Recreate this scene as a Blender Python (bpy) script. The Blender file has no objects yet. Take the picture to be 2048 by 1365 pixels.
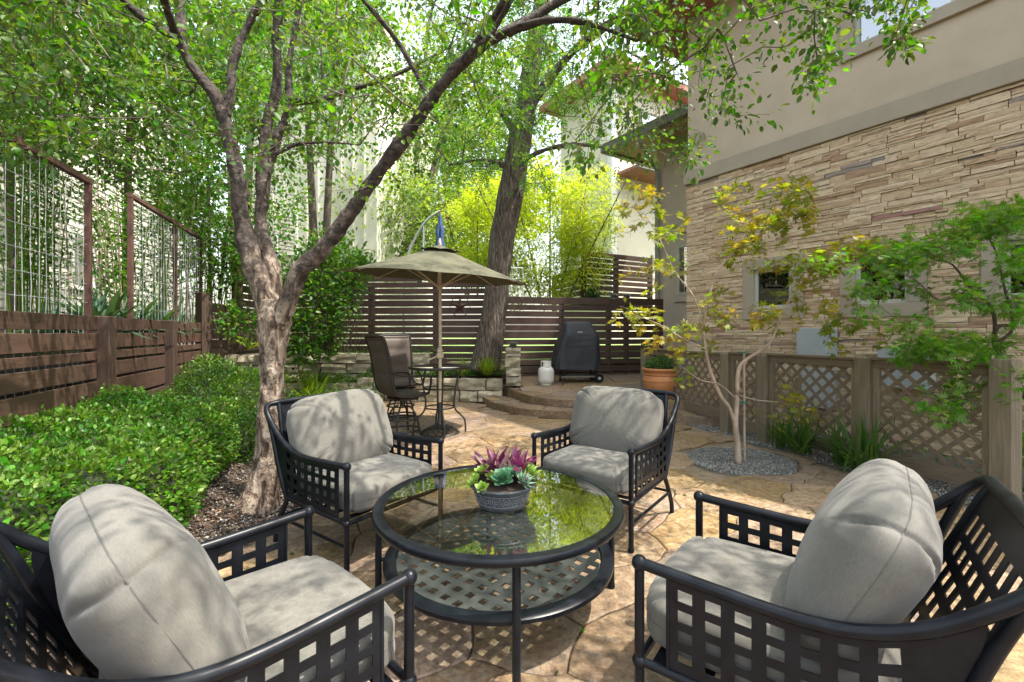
import bpy, math, random
import numpy as np
from mathutils import Vector, Matrix, noise

random.seed(7); np.random.seed(7)
PI = math.pi; R = math.radians
sc = bpy.context.scene
COL = sc.collection

# ------------------------------------------------------------------ camera
F = 900.0; EYE = 1.33; HY = 665.0
cam_d = bpy.data.cameras.new('camera'); cam = bpy.data.objects.new('camera', cam_d); COL.objects.link(cam)
cam.location = (0, 0, EYE); cam.rotation_euler = (R(90), 0, 0)
cam_d.sensor_width = 36; cam_d.lens = F/2048*36; cam_d.shift_y = -(682.5-HY)/2048
cam_d.clip_start = 0.05; cam_d.clip_end = 400
sc.camera = cam
# ------------------------------------------------------------------ sky, sun, exposure
SUN_H = Vector((0.97, -0.24)).normalized(); SUN_EL = R(64)
w = bpy.data.worlds.new('World'); sc.world = w; w.use_nodes = True
nt = w.node_tree; bg = nt.nodes['Background']
sky = nt.nodes.new('ShaderNodeTexSky'); sky.sky_type = 'NISHITA'; sky.sun_disc = False
sky.sun_elevation = SUN_EL; sky.sun_rotation = math.atan2(SUN_H.x, SUN_H.y)
sky.air_density = 1.6; sky.dust_density = 4.0; sky.ozone_density = 0.6
hs = nt.nodes.new('ShaderNodeHueSaturation'); hs.inputs['Saturation'].default_value = .55
nt.links.new(sky.outputs[0], hs.inputs['Color']); nt.links.new(hs.outputs[0], bg.inputs[0]); bg.inputs[1].default_value = 0.15
sl = bpy.data.lights.new('sun', 'SUN'); sun = bpy.data.objects.new('sun', sl); COL.objects.link(sun)
sl.energy = 2.8; sl.angle = R(0.55); sl.color = (1.0, 0.93, 0.82)
sdir = Vector((SUN_H.x*math.cos(SUN_EL), SUN_H.y*math.cos(SUN_EL), math.sin(SUN_EL)))
sun.rotation_euler = (-sdir).to_track_quat('-Z', 'Y').to_euler()
sun.location = (3, 0, 12)
sc.view_settings.view_transform = 'Standard'; sc.view_settings.look = 'None'
sc.view_settings.gamma = 1; sc.view_settings.use_curve_mapping = False
sc.view_settings.exposure = 1.95
sc.cycles.use_denoising = True
sc.cycles.max_bounces = 10; sc.cycles.transparent_max_bounces = 16
sc.cycles.diffuse_bounces = 5
sc.cycles.sample_clamp_indirect = 6

def P(px, py, Y):
    return Vector(((px-1024)/F*Y, Y, EYE-(py-HY)/F*Y))
def G(px, py, z=0.0):
    Y = F*(EYE-z)/(py-HY); return Vector(((px-1024)/F*Y, Y, z))

# ------------------------------------------------------------------ node materials
def new_mat(name):
    m = bpy.data.materials.new(name); m.use_nodes = True
    n = m.node_tree; b = n.nodes['Principled BSDF']
    return m, n, b
def N(n, t, **kw):
    x = n.nodes.new(t)
    for k, v in kw.items():
        if hasattr(x, k): setattr(x, k, v)
        else: x.inputs[k.replace('_', ' ')].default_value = v
    return x
def ramp(n, stops, src):
    r = n.nodes.new('ShaderNodeValToRGB'); e = r.color_ramp.elements
    while len(e) < len(stops): e.new(0.5)
    for i, (p, c) in enumerate(stops):
        e[i].position = p; e[i].color = (*c, 1) if len(c) == 3 else c
    n.links.new(src, r.inputs[0]); return r.outputs[0]
def coords(n, scale=(1,1,1), rnd=False, kind='Position'):
    if kind == 'Position': s = n.nodes.new('ShaderNodeNewGeometry').outputs['Position']
    else: s = n.nodes.new('ShaderNodeTexCoord').outputs[kind]
    if rnd:
        oi = n.nodes.new('ShaderNodeObjectInfo')
        mul = N(n, 'ShaderNodeVectorMath', operation='ADD')
        sc_ = N(n, 'ShaderNodeMath', operation='MULTIPLY'); sc_.inputs[1].default_value = 37.0
        n.links.new(oi.outputs['Random'], sc_.inputs[0])
        n.links.new(s, mul.inputs[0]); n.links.new(sc_.outputs[0], mul.inputs[1]); s = mul.outputs[0]
    mp = n.nodes.new('ShaderNodeMapping'); mp.inputs['Scale'].default_value = scale
    n.links.new(s, mp.inputs[0]); return mp.outputs[0]
def noise_f(n, co, scale, detail=5, rough=0.6, dist=0.0):
    t = N(n, 'ShaderNodeTexNoise'); t.inputs['Scale'].default_value = scale
    t.inputs['Detail'].default_value = detail; t.inputs['Roughness'].default_value = rough
    t.inputs['Distortion'].default_value = dist
    n.links.new(co, t.inputs['Vector']); return t.outputs[0]
def mixc(n, a, b, f, mode='MIX'):
    x = n.nodes.new('ShaderNodeMix'); x.data_type = 'RGBA'; x.blend_type = mode
    for s, v in ((6, a), (7, b)):
        if isinstance(v, tuple): x.inputs[s].default_value = (*v, 1)
        else: n.links.new(v, x.inputs[s])
    if isinstance(f, (int, float)): x.inputs[0].default_value = f
    else: n.links.new(f, x.inputs[0])
    return x.outputs[2]
def bump(n, b, h, strength=0.3, dist=0.01):
    x = n.nodes.new('ShaderNodeBump'); x.inputs['Strength'].default_value = strength
    x.inputs['Distance'].default_value = dist
    n.links.new(h, x.inputs['Height']); n.links.new(x.outputs[0], b.inputs['Normal'])
def hsv_rand(n, col, val=(0.8, 1.2), hue=0.0, sat=0.0, src='obj'):
    if src == 'obj': r = n.nodes.new('ShaderNodeObjectInfo').outputs['Random']
    else: r = n.nodes.new('ShaderNodeNewGeometry').outputs['Random Per Island']
    h = n.nodes.new('ShaderNodeHueSaturation')
    mr = n.nodes.new('ShaderNodeMapRange'); mr.inputs[3].default_value = val[0]; mr.inputs[4].default_value = val[1]
    n.links.new(r, mr.inputs[0]); n.links.new(mr.outputs[0], h.inputs['Value'])
    if hue or sat:
        wn = n.nodes.new('ShaderNodeTexWhiteNoise'); wn.noise_dimensions = '1D'; n.links.new(r, wn.inputs['W'])
        if hue:
            m2 = n.nodes.new('ShaderNodeMapRange'); m2.inputs[3].default_value = 0.5-hue; m2.inputs[4].default_value = 0.5+hue
            n.links.new(wn.outputs[0], m2.inputs[0]); n.links.new(m2.outputs[0], h.inputs['Hue'])
        if sat:
            m3 = n.nodes.new('ShaderNodeMapRange'); m3.inputs[3].default_value = 1-sat; m3.inputs[4].default_value = 1+sat
            n.links.new(wn.outputs[0], m3.inputs[0]); n.links.new(m3.outputs[0], h.inputs['Saturation'])
    if isinstance(col, tuple): h.inputs['Color'].default_value = (*col, 1)
    else: n.links.new(col, h.inputs['Color'])
    return h.outputs[0]

def m_noise(name, c1, c2, scale=6, rough=0.7, stretch=(1,1,1), rnd=None, bstr=0.3, bdist=0.004, bscale=None, detail=6, metallic=0, hue=0.0, spec=None, ramp_pos=(0.35, 0.65), c3=None):
    m, n, b = new_mat(name)
    co = coords(n, stretch, rnd=rnd is not None)
    f = noise_f(n, co, scale, detail)
    st = [(ramp_pos[0], c1), (ramp_pos[1], c2)]
    if c3: st.append((min(0.97, ramp_pos[1]+0.13), c3))
    col = ramp(n, st, f)
    if rnd: col = hsv_rand(n, col, rnd, hue)
    n.links.new(col, b.inputs['Base Color']); b.inputs['Roughness'].default_value = rough
    b.inputs['Metallic'].default_value = metallic
    if spec is not None: b.inputs['Specular IOR Level'].default_value = spec
    if bstr: bump(n, b, noise_f(n, co, bscale or scale*4, 6, 0.7), bstr, bdist)
    return m

def m_leaf(name, c, trans=0.45, val=(0.65, 1.35), hue=0.03, sat=0.15, rough=0.5, patch=None):
    """leaf: diffuse/gloss front plus translucent share, random per leaf"""
    m, n, b = new_mat(name)
    col = c
    if patch:
        f = noise_f(n, coords(n), patch[1], 3)
        col = ramp(n, [(0.4, c), (0.6, patch[0])], f)
    col = hsv_rand(n, col, val, hue, sat, 'island')
    n.links.new(col, b.inputs['Base Color']); b.inputs['Roughness'].default_value = rough
    b.inputs['Specular IOR Level'].default_value = 0.35
    tr = n.nodes.new('ShaderNodeBsdfTranslucent')
    tc = mixc(n, col, (1.0, 0.95, 0.25), 1.0, 'MULTIPLY')
    g = n.nodes.new('ShaderNodeHueSaturation'); g.inputs['Value'].default_value = 1.9; n.links.new(tc, g.inputs['Color'])
    n.links.new(g.outputs[0], tr.inputs[0])
    mx = n.nodes.new('ShaderNodeMixShader'); mx.inputs[0].default_value = trans
    n.links.new(b.outputs[0], mx.inputs[1]); n.links.new(tr.outputs[0], mx.inputs[2])
    n.links.new(mx.outputs[0], n.nodes['Material Output'].inputs[0])
    return m

def m_glass(name, tint=(1,1,1), ior=1.5, rough=0.0, boost=None, body=None):
    m, n, b = new_mat(name); n.nodes.remove(b)
    t = n.nodes.new('ShaderNodeBsdfTransparent'); t.inputs[0].default_value = (*tint, 1)
    g = n.nodes.new('ShaderNodeBsdfGlossy'); g.inputs['Roughness'].default_value = rough
    fr = n.nodes.new('ShaderNodeFresnel'); fr.inputs[0].default_value = ior
    f = fr.outputs[0]
    gm = n.nodes.new('ShaderNodeNewGeometry'); mr = n.nodes.new('ShaderNodeMapRange')   # same index on both faces of the thin pane
    mr.inputs[3].default_value = ior; mr.inputs[4].default_value = 1/ior
    n.links.new(gm.outputs['Backfacing'], mr.inputs[0]); n.links.new(mr.outputs[0], fr.inputs[0])
    if boost:
        mm = N(n, 'ShaderNodeMath', operation='MULTIPLY_ADD'); mm.inputs[1].default_value = boost[0]; mm.inputs[2].default_value = boost[1]
        mm.use_clamp = True
        n.links.new(f, mm.inputs[0]); f = mm.outputs[0]
    mx = n.nodes.new('ShaderNodeMixShader')
    n.links.new(f, mx.inputs[0]); n.links.new(t.outputs[0], mx.inputs[1]); n.links.new(g.outputs[0], mx.inputs[2])
    n.links.new(mx.outputs[0], n.nodes['Material Output'].inputs[0])
    return m

M = {}
def wood(name, c1, c2, vert=False, rnd=(0.8, 1.2), rough=0.62, hue=0.01):
    s = (14, 14, 1.0) if vert else (1.3, 1.3, 34)
    return m_noise(name, c1, c2, 3.0, rough, s, rnd, 0.35, 0.003, 9, 7, hue=hue)
M['slat'] = wood('brown_slat', (.044,.023,.016), (.084,.045,.031))
M['post'] = wood('brown_post', (.040,.023,.016), (.078,.045,.032), True)
M['lattice'] = wood('taupe_lattice', (.120,.090,.060), (.185,.141,.097), rnd=(0.85,1.12))
M['lattice_post'] = wood('taupe_post', (.140,.109,.075), (.225,.176,.125), True, rnd=(0.9,1.1))
M['rust'] = m_noise('rusty_steel', (.055,.024,.017), (.105,.046,.031), 9, .75, bstr=.3)
M['wire'] = m_noise('galvanised_wire', (.33,.35,.36), (.46,.48,.49), 30, .45, metallic=.5, bstr=0)
M['metal'] = m_noise('black_powder_coat', (.004,.005,.008), (.009,.011,.015), 14, .33, bstr=.15, bdist=.0008, bscale=160, spec=.24)
M['bronze'] = m_noise('dark_bronze', (.012,.010,.009), (.024,.020,.017), 14, .4, bstr=.1, bdist=.001)
M['shelf'] = m_noise('dark_shelf_coat', (.034,.036,.036), (.060,.061,.058), 9, .42, bstr=.1, bdist=.0008, bscale=150)
M['stucco'] = m_noise('taupe_stucco', (.405,.327,.240), (.45,.367,.274), 2.2, .9, bstr=.5, bdist=.002, bscale=220)
M['stucco'].node_tree.nodes['Principled BSDF'].inputs['Roughness'].default_value = .95
M['stucco_band'] = m_noise('taupe_trim_stucco', (.30,.252,.188), (.335,.285,.212), 3, .85, bstr=.4, bdist=.0015, bscale=200)
M['stucco_pink'] = m_noise('beige_stucco', (.40,.33,.275), (.45,.37,.31), 2, .9, bstr=.4, bdist=.002, bscale=200)
M['cream'] = m_noise('cream_stucco', (.60,.57,.46), (.66,.62,.50), 1.5, .9, bstr=.3, bdist=.002, bscale=150)
M['siding'] = m_noise('cream_siding', (.60,.58,.50), (.68,.66,.57), 1.2, .7, bstr=.1, bdist=.001, rnd=(.95,1.05))
M['soffit'] = m_noise('red_brown_soffit', (.24,.095,.06), (.32,.135,.09), 3, .7, stretch=(1,8,1), bstr=.1)
M['soffit_tan'] = m_noise('tan_soffit_boards', (.40,.26,.165), (.48,.33,.22), 3, .7, stretch=(1,8,1), bstr=.1)
M['gutter'] = m_noise('bronze_gutter', (.11,.10,.085), (.14,.13,.11), 4, .45, bstr=0)
M['downspout'] = m_noise('grey_green_downspout', (.20,.20,.17), (.24,.24,.205), 4, .5, bstr=0)
M['frame'] = m_noise('grey_green_window_frame', (.36,.37,.30), (.41,.42,.35), 5, .5, bstr=0)
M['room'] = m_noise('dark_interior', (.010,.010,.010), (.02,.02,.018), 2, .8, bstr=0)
M['blind'] = m_noise('dull_blind', (.10,.12,.12), (.14,.16,.16), 1, .8, stretch=(1,1,40), bstr=0)
M['pane'] = m_glass('window_glass', (.45,.52,.50), 1.5, 0.0, (1.6, 0.02))
M['mirror_pane'] = m_glass('wavy_window_glass', (.3,.36,.38), 1.5, 0.02, (3.0, 0.35))
M['glass'] = m_glass('table_glass', (.94,.98,.955), 1.5, 0.0, (2.2, 0.04))
M['soil'] = m_noise('dark_mulch_soil', (.035,.022,.015), (.095,.062,.042), 40, .95, bstr=1, bdist=.02, bscale=60)
M['lawn'] = m_noise('sunny_lawn', (.10,.17,.03), (.17,.25,.05), 20, .9, bstr=.6, bdist=.02)
M['mortar'] = m_noise('sandy_mortar', (.15,.11,.072), (.24,.18,.12), 18, .95, bstr=.5, bdist=.004)
M['gravelbed'] = m_noise('gravel_base', (.12,.11,.10), (.22,.20,.18), 60, .95, bstr=1, bdist=.02)
M['gravel'] = m_noise('grey_pebble', (.17,.165,.155), (.30,.29,.27), 3, .8, bstr=0)
M['chip'] = m_noise('mulch_chip', (.055,.035,.025), (.16,.105,.07), 3, .9, bstr=0)
# per-pebble tone
for k in ('gravel', 'chip'):
    n = M[k].node_tree; b = n.nodes['Principled BSDF']; s = b.inputs['Base Color'].links[0].from_socket
    n.links.new(hsv_rand(n, s, (.35, 1.6), .02, .2, 'island'), b.inputs['Base Color'])
M['paint_white'] = m_noise('white_paint', (.68,.68,.66), (.76,.76,.74), 3, .45, bstr=0)
M['tank'] = m_noise('off_white_tank_paint', (.55,.54,.48), (.66,.65,.59), 4, .38, bstr=.05, c3=(.5,.46,.38))
M['box_grey'] = m_noise('grey_meter_enamel', (.30,.33,.34), (.36,.39,.40), 3, .4, bstr=0)
M['rope'] = m_noise('beige_rope_wood', (.50,.41,.29), (.60,.50,.37), 30, .7, bstr=.4, bdist=.002)
M['green_tie'] = m_noise('green_tape', (.01,.14,.10), (.015,.18,.13), 9, .5, bstr=0)
M['blue_cloth'] = m_noise('blue_cloth', (.028,.062,.17), (.045,.095,.24), 6, .8, bstr=.3)
M['dead'] = m_noise('pale_dead_twig', (.30,.22,.16), (.42,.33,.25), 9, .8, bstr=.2)

def m_flag():
    m, n, b = new_mat('flagstone')
    co = coords(n, (1, 1, 1), rnd=True)
    f1 = noise_f(n, co, 2.1, 9, .66, 1.6)
    c = ramp(n, [(.30, (.13,.105,.080)), (.40, (.23,.145,.080)), (.46, (.31,.215,.130)), (.52, (.22,.130,.065)), (.58, (.31,.225,.145)), (.66,(.21,.165,.120)), (.75, (.36,.285,.205))], f1)
    f2 = noise_f(n, co, 5.5, 7, .7, .8)
    rustf = ramp(n, [(.56, (0,0,0)), (.70, (1,1,1))], f2)
    c = mixc(n, c, (.30,.125,.045), mixc(n, (0,0,0), (.5,.5,.5), rustf))
    v2 = noise_f(n, co, 3.2, 3, .5, 3.0); c = mixc(n, c, ramp(n, [(.47,(1,1,1)),(.50,(.55,.50,.45)),(.53,(1,1,1))], v2), .6, 'MULTIPLY')
    f3 = noise_f(n, co, 26, 6, .75)
    c = mixc(n, c, ramp(n, [(.35, (.50,.48,.46)), (.65, (1.25,1.23,1.18))], f3), .9, 'MULTIPLY')
    c = hsv_rand(n, c, (.78, 1.14), .012, .2)
    hs_ = n.nodes.new('ShaderNodeHueSaturation'); hs_.inputs['Saturation'].default_value = .92; hs_.inputs['Hue'].default_value = .504; hs_.inputs['Value'].default_value = .96; n.links.new(c, hs_.inputs['Color']); c = hs_.outputs[0]
    n.links.new(c, b.inputs['Base Color']); b.inputs['Roughness'].default_value = .68
    h = noise_f(n, co, 5, 10, .68, 1.0)
    bump(n, b, h, .75, .03)
    return m
M['flag'] = m_flag()
def m_veneer():
    m, n, b = new_mat('stacked_stone')
    oi = n.nodes.new('ShaderNodeObjectInfo').outputs['Random']
    gi = n.nodes.new('ShaderNodeNewGeometry').outputs['Random Per Island']
    ad = N(n, 'ShaderNodeMath', operation='ADD'); n.links.new(oi, ad.inputs[0]); n.links.new(gi, ad.inputs[1])
    fr = N(n, 'ShaderNodeMath', operation='FRACT'); n.links.new(ad.outputs[0], fr.inputs[0])
    c = ramp(n, [(0, (.56,.43,.285)), (.25, (.50,.37,.235)), (.45, (.59,.46,.315)), (.66, (.47,.33,.20)), (.78, (.54,.41,.27)), (.90, (.36,.23,.14)), (.955, (.29,.235,.195)), (.975, (.20,.165,.145)), (.982, (.33,.18,.145))], fr.outputs[0])
    for nd in n.nodes:
        if nd.type == 'VALTORGB': nd.color_ramp.interpolation = 'CONSTANT'
    co = coords(n, (1, 1, 3.0))
    f = noise_f(n, co, 11, 8, .7)
    c = mixc(n, c, ramp(n, [(.3, (.60,.56,.53)), (.5, (1,1,1)), (.72, (1.12,1.10,1.06))], f), .9, 'MULTIPLY')
    n.links.new(c, b.inputs['Base Color']); b.inputs['Roughness'].default_value = .85
    bump(n, b, noise_f(n, coords(n, (1,1,2.2)), 20, 9, .7), .8, .012)
    return m
M['veneer'] = m_veneer()
M['veneer_gap'] = m_noise('stone_joint', (.22,.175,.13), (.30,.24,.18), 10, .95, bstr=0)
M['limestone'] = m_noise('mossy_limestone', (.20,.18,.11), (.48,.42,.32), 4.5, .9, rnd=(.8,1.15), bstr=.9, bdist=.02, bscale=16, c3=(.60,.53,.42))
def m_bark(name, stops, scale, stretch, bs):
    m, n, b = new_mat(name)
    co = coords(n, stretch)
    f = noise_f(n, co, scale, 9, .7, 1.2)
    c = ramp(n, stops, f)
    n.links.new(c, b.inputs['Base Color']); b.inputs['Roughness'].default_value = .85
    v = n.nodes.new('ShaderNodeTexVoronoi'); v.inputs['Scale'].default_value = scale*1.6; n.links.new(co, v.inputs[0])
    ad = N(n, 'ShaderNodeMath', operation='ADD'); n.links.new(f, ad.inputs[0]); n.links.new(v.outputs[0], ad.inputs[1])
    bump(n, b, ad.outputs[0], .9, bs)
    return m
M['bark_low'] = m_bark('flaking_bark', [(.38,(.035,.018,.012)),(.45,(.17,.085,.05)),(.52,(.40,.28,.19)),(.62,(.55,.44,.34))], 13, (1,1,.40), .03)
M['bark'] = m_bark('dark_cherry_bark', [(.36,(.018,.012,.010)),(.48,(.055,.036,.028)),(.58,(.12,.08,.06)),(.70,(.26,.20,.16))], 12, (1,1,1.6), .014)
def m_bark_mix():
    m, n, b = new_mat('cherry_bark')
    co1 = coords(n, (1,1,.40)); f1 = noise_f(n, co1, 15, 9, .72, 1.2)
    low = ramp(n, [(.38,(.028,.018,.013)),(.45,(.115,.072,.050)),(.52,(.31,.235,.175)),(.63,(.49,.415,.335))], f1)
    co2 = coords(n, (1,1,1.7)); f2 = noise_f(n, co2, 12, 9, .7, 1.0)
    hi = ramp(n, [(.36,(.016,.011,.009)),(.48,(.045,.033,.028)),(.58,(.085,.063,.052)),(.72,(.24,.195,.165))], f2)
    g = n.nodes.new('ShaderNodeNewGeometry'); sx = n.nodes.new('ShaderNodeSeparateXYZ'); n.links.new(g.outputs['Position'], sx.inputs[0])
    nz = noise_f(n, coords(n), 3.5, 5, .7)
    ad = N(n, 'ShaderNodeMath', operation='MULTIPLY_ADD'); ad.inputs[1].default_value = 2.2; n.links.new(nz, ad.inputs[0]); n.links.new(sx.outputs[2], ad.inputs[2])
    mr = n.nodes.new('ShaderNodeMapRange'); mr.inputs[1].default_value = 2.55; mr.inputs[2].default_value = 3.1; n.links.new(ad.outputs[0], mr.inputs[0])
    n.links.new(mixc(n, low, hi, mr.outputs[0]), b.inputs['Base Color']); b.inputs['Roughness'].default_value = .85
    v = n.nodes.new('ShaderNodeTexVoronoi'); v.inputs['Scale'].default_value = 20; n.links.new(co1, v.inputs[0])
    a2 = N(n, 'ShaderNodeMath', operation='ADD'); n.links.new(f1, a2.inputs[0]); n.links.new(v.outputs[0], a2.inputs[1])
    a3 = N(n, 'ShaderNodeMath', operation='ADD'); n.links.new(a2.outputs[0], a3.inputs[0]); n.links.new(f2, a3.inputs[1])
    bump(n, b, a3.outputs[0], 1.0, .022); return m
M['bark_low'] = M['bark'] = m_bark_mix()
M['bark_pecan'] = m_bark('furrowed_grey_bark', [(.38,(.025,.018,.014)),(.48,(.09,.068,.052)),(.60,(.21,.165,.13))], 22, (1,1,.13), .05)
M['twig'] = m_noise('twig', (.060,.042,.032), (.12,.088,.068), 20, .8, bstr=0)
M['maple_bark'] = m_noise('pale_maple_bark', (.26,.19,.14), (.42,.33,.26), 9, .7, bstr=.3)
M['terracotta'] = m_noise('terracotta', (.42,.165,.060), (.54,.235,.095), 3.5, .75, bstr=.25, c3=(.58,.33,.19))
M['cushion'] = None

M['L_main'] = m_leaf('fresh_green_leaf', (.085,.170,.020), .46, (.5,1.4), .03, .15, .45, ((.055,.120,.020), .9))
M['L_dark'] = m_leaf('dark_green_leaf', (.040,.105,.020), .35, (.5,1.4), .02, .15, .42, ((.07,.15,.025), 1.2))
M['L_mid'] = m_leaf('mid_green_leaf', (.070,.160,.025), .45, (.6,1.4), .03)
M['L_bamboo'] = m_leaf('yellow_green_bamboo', (.300,.380,.030), .50, (.7,1.25), .03)
M['L_hazy'] = m_leaf('far_tree_leaf', (.130,.200,.055), .5, (.6,1.35), .02)
M['L_box'] = m_leaf('boxwood_leaf', (.062,.160,.026), .38, (.35,1.6), .03, .1, .42, ((.105,.205,.022), 2.2))
M['L_box2'] = m_leaf('dark_shrub_leaf', (.042,.105,.020), .35, (.5,1.4), .025, .1, .4, ((.10,.19,.02), 2.5))
M['L_maple'] = m_leaf('orange_green_maple_leaf', (.150,.210,.024), .48, (.65,1.35), .035, .1, .5, ((.26,.200,.028), 1.9))
M['L_lace'] = m_leaf('laceleaf_green', (.105,.235,.024), .5, (.6,1.3), .03)
M['L_grass'] = m_leaf('grass_blade', (.065,.135,.028), .35, (.6,1.4), .03)
M['L_limegrass'] = m_leaf('lime_grass_blade', (.17,.26,.025), .4, (.7,1.3), .02)
M['L_agave'] = m_leaf('blue_green_spike_leaf', (.065,.135,.075), .15, (.6,1.3), .02)
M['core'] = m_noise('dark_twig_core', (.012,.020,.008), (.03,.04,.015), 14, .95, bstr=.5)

# ------------------------------------------------------------------ mesh building
OFF = {}
def setp(o, label=None, cat=None, group=None, kind=None):
    if label: o['label'] = label
    if cat: o['category'] = cat
    if group: o['group'] = group
    if kind: o['kind'] = kind
    return o
def thing(name, label, cat, loc=(0,0,0), rz=0.0, group=None):
    o = bpy.data.objects.new(name, None); COL.objects.link(o)
    o.empty_display_size = .1
    o.location = loc; o.rotation_euler = (0, 0, rz)
    OFF[o] = Vector(loc)
    return setp(o, label, cat, group)
def link(name, me, parent=None, loc=None, rot=None, scale=None):
    o = bpy.data.objects.new(name, me); COL.objects.link(o)
    if parent: o.parent = parent
    if loc is not None: o.location = loc
    if rot is not None: o.rotation_euler = rot
    if scale is not None: o.scale = scale
    return o
def np_mesh(name, V, Fc, mat, smooth=False):
    """V (n,3); Fc (m,k) with constant k"""
    me = bpy.data.meshes.new(name)
    V = np.asarray(V, dtype=np.float32); Fc = np.asarray(Fc, dtype=np.int32)
    m, k = Fc.shape
    me.vertices.add(len(V)); me.vertices.foreach_set('co', V.ravel())
    me.loops.add(m*k); me.loops.foreach_set('vertex_index', Fc.ravel())
    me.polygons.add(m); me.polygons.foreach_set('loop_start', np.arange(0, m*k, k, dtype=np.int32))
    me.polygons.foreach_set('loop_total', np.full(m, k, dtype=np.int32))
    if smooth: me.polygons.foreach_set('use_smooth', np.ones(m, dtype=bool))
    me.update(calc_edges=True)
    if mat: me.materials.append(mat)
    return me
class MB:
    def __init__(s): s.v = []; s.f = []
    def add(s, vs, fs):
        b = len(s.v); s.v.extend([tuple(v) for v in vs]); s.f.extend([tuple(i+b for i in f) for f in fs]); return s
    def box(s, c, d, mat=None, ch=0.0):
        hx, hy, hz = d[0]/2, d[1]/2, d[2]/2; c = Vector(c)
        T = (lambda p: c + (mat @ Vector(p) if mat is not None else Vector(p)))
        if ch <= 0:
            vs = [T((x*hx, y*hy, z*hz)) for x in (-1,1) for y in (-1,1) for z in (-1,1)]
            return s.add(vs, [(0,1,3,2),(4,6,7,5),(0,4,5,1),(2,3,7,6),(0,2,6,4),(1,5,7,3)])
        ch = min(ch, hx*.8, hy*.8, hz*.8)
        vs = []; idx = {}
        for x in (-1,1):
            for y in (-1,1):
                for z in (-1,1):
                    for k in range(3):
                        p = [x*(hx-(0 if k == 0 else ch)), y*(hy-(0 if k == 1 else ch)), z*(hz-(0 if k == 2 else ch))]
                        idx[(x,y,z,k)] = len(vs); vs.append(Vector(p))
        fs = []
        o4 = [(-1,-1),(1,-1),(1,1),(-1,1)]
        def key(k, a, o):
            r = [0,0,0]; r[k] = a; r[(k+1)%3] = o[0]; r[(k+2)%3] = o[1]; return tuple(r)
        for k in range(3):
            for a in (-1,1):
                fs.append([idx[(*key(k,a,o),k)] for o in o4])
        for k in range(3):
            j, l = (k+1)%3, (k+2)%3
            for a in (-1,1):
                for b in (-1,1):
                    def kk(t):
                        r = [0,0,0]; r[k] = t; r[j] = a; r[l] = b; return tuple(r)
                    fs.append([idx[(*kk(-1),j)], idx[(*kk(1),j)], idx[(*kk(1),l)], idx[(*kk(-1),l)]])
        for x in (-1,1):
            for y in (-1,1):
                for z in (-1,1): fs.append([idx[(x,y,z,0)], idx[(x,y,z,1)], idx[(x,y,z,2)]])
        out = []
        for f in fs:
            cc = sum((vs[i] for i in f), Vector())/len(f)
            nn = (vs[f[1]]-vs[f[0]]).cross(vs[f[2]]-vs[f[0]])
            out.append(f if nn.dot(cc) > 0 else f[::-1])
        return s.add([T(v) for v in vs], out)
    def tube(s, pts, rad, n=8, caps=True, closed=False, flat=None):
        pts = [Vector(p) for p in pts]; m = len(pts)
        if not hasattr(rad, '__len__'): rad = [rad]*m
        t0 = (pts[1]-pts[0]).normalized()
        up = Vector((0,0,1)) if abs(t0.z) < .9 else Vector((1,0,0))
        a = t0.cross(up).normalized(); b = t0.cross(a)
        vs = []
        for i in range(m):
            if closed: t = (pts[(i+1)%m]-pts[i-1]).normalized()
            elif i == 0: t = (pts[1]-pts[0]).normalized()
            elif i == m-1: t = (pts[-1]-pts[-2]).normalized()
            else: t = (pts[i+1]-pts[i-1]).normalized()
            a = (a - t*a.dot(t))
            if a.length < 1e-6: a = t.orthogonal()
            a.normalize(); b = t.cross(a)
            for k in range(n):
                th = 2*PI*k/n
                fx, fy = (1, 1) if flat is None else flat
                vs.append(pts[i] + (a*math.cos(th)*fx + b*math.sin(th)*fy)*rad[i])
        fs = []
        for i in range(m if closed else m-1):
            j = (i+1) % m
            for k in range(n):
                l = (k+1) % n
                fs.append((i*n+k, i*n+l, j*n+l, j*n+k))
        if caps and not closed:
            fs.append(tuple(range(n))[::-1]); fs.append(tuple((m-1)*n+k for k in range(n)))
        return s.add(vs, fs)
    def lathe(s, prof, n=32, c=(0,0,0), cap=True):
        c = Vector(c); vs = []; fs = []
        for (r, z) in prof:
            for k in range(n):
                th = 2*PI*k/n; vs.append(c+Vector((r*math.cos(th), r*math.sin(th), z)))
        for i in range(len(prof)-1):
            for k in range(n):
                l = (k+1) % n; fs.append((i*n+k, i*n+l, (i+1)*n+l, (i+1)*n+k))
        if cap:
            fs.append(tuple(range(n))[::-1]); fs.append(tuple((len(prof)-1)*n+k for k in range(n)))
        return s.add(vs, fs)
    def ball(s, c, r, n=10):
        prof = [(max(1e-4, r*math.sin(PI*i/n)), -r*math.cos(PI*i/n)) for i in range(n+1)]
        return s.lathe(prof, n+2, c, False)
    def prism(s, poly, z0, z1, mat=None):
        n = len(poly)
        vs = [(x, y, z0) for x, y in poly] + [(x, y, z1) for x, y in poly]
        if mat is not None: vs = [mat @ Vector(v) for v in vs]
        return s.add(vs, [tuple(range(n))[::-1], tuple(range(n, 2*n))] + [(i, (i+1)%n, n+(i+1)%n, n+i) for i in range(n)])
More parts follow.
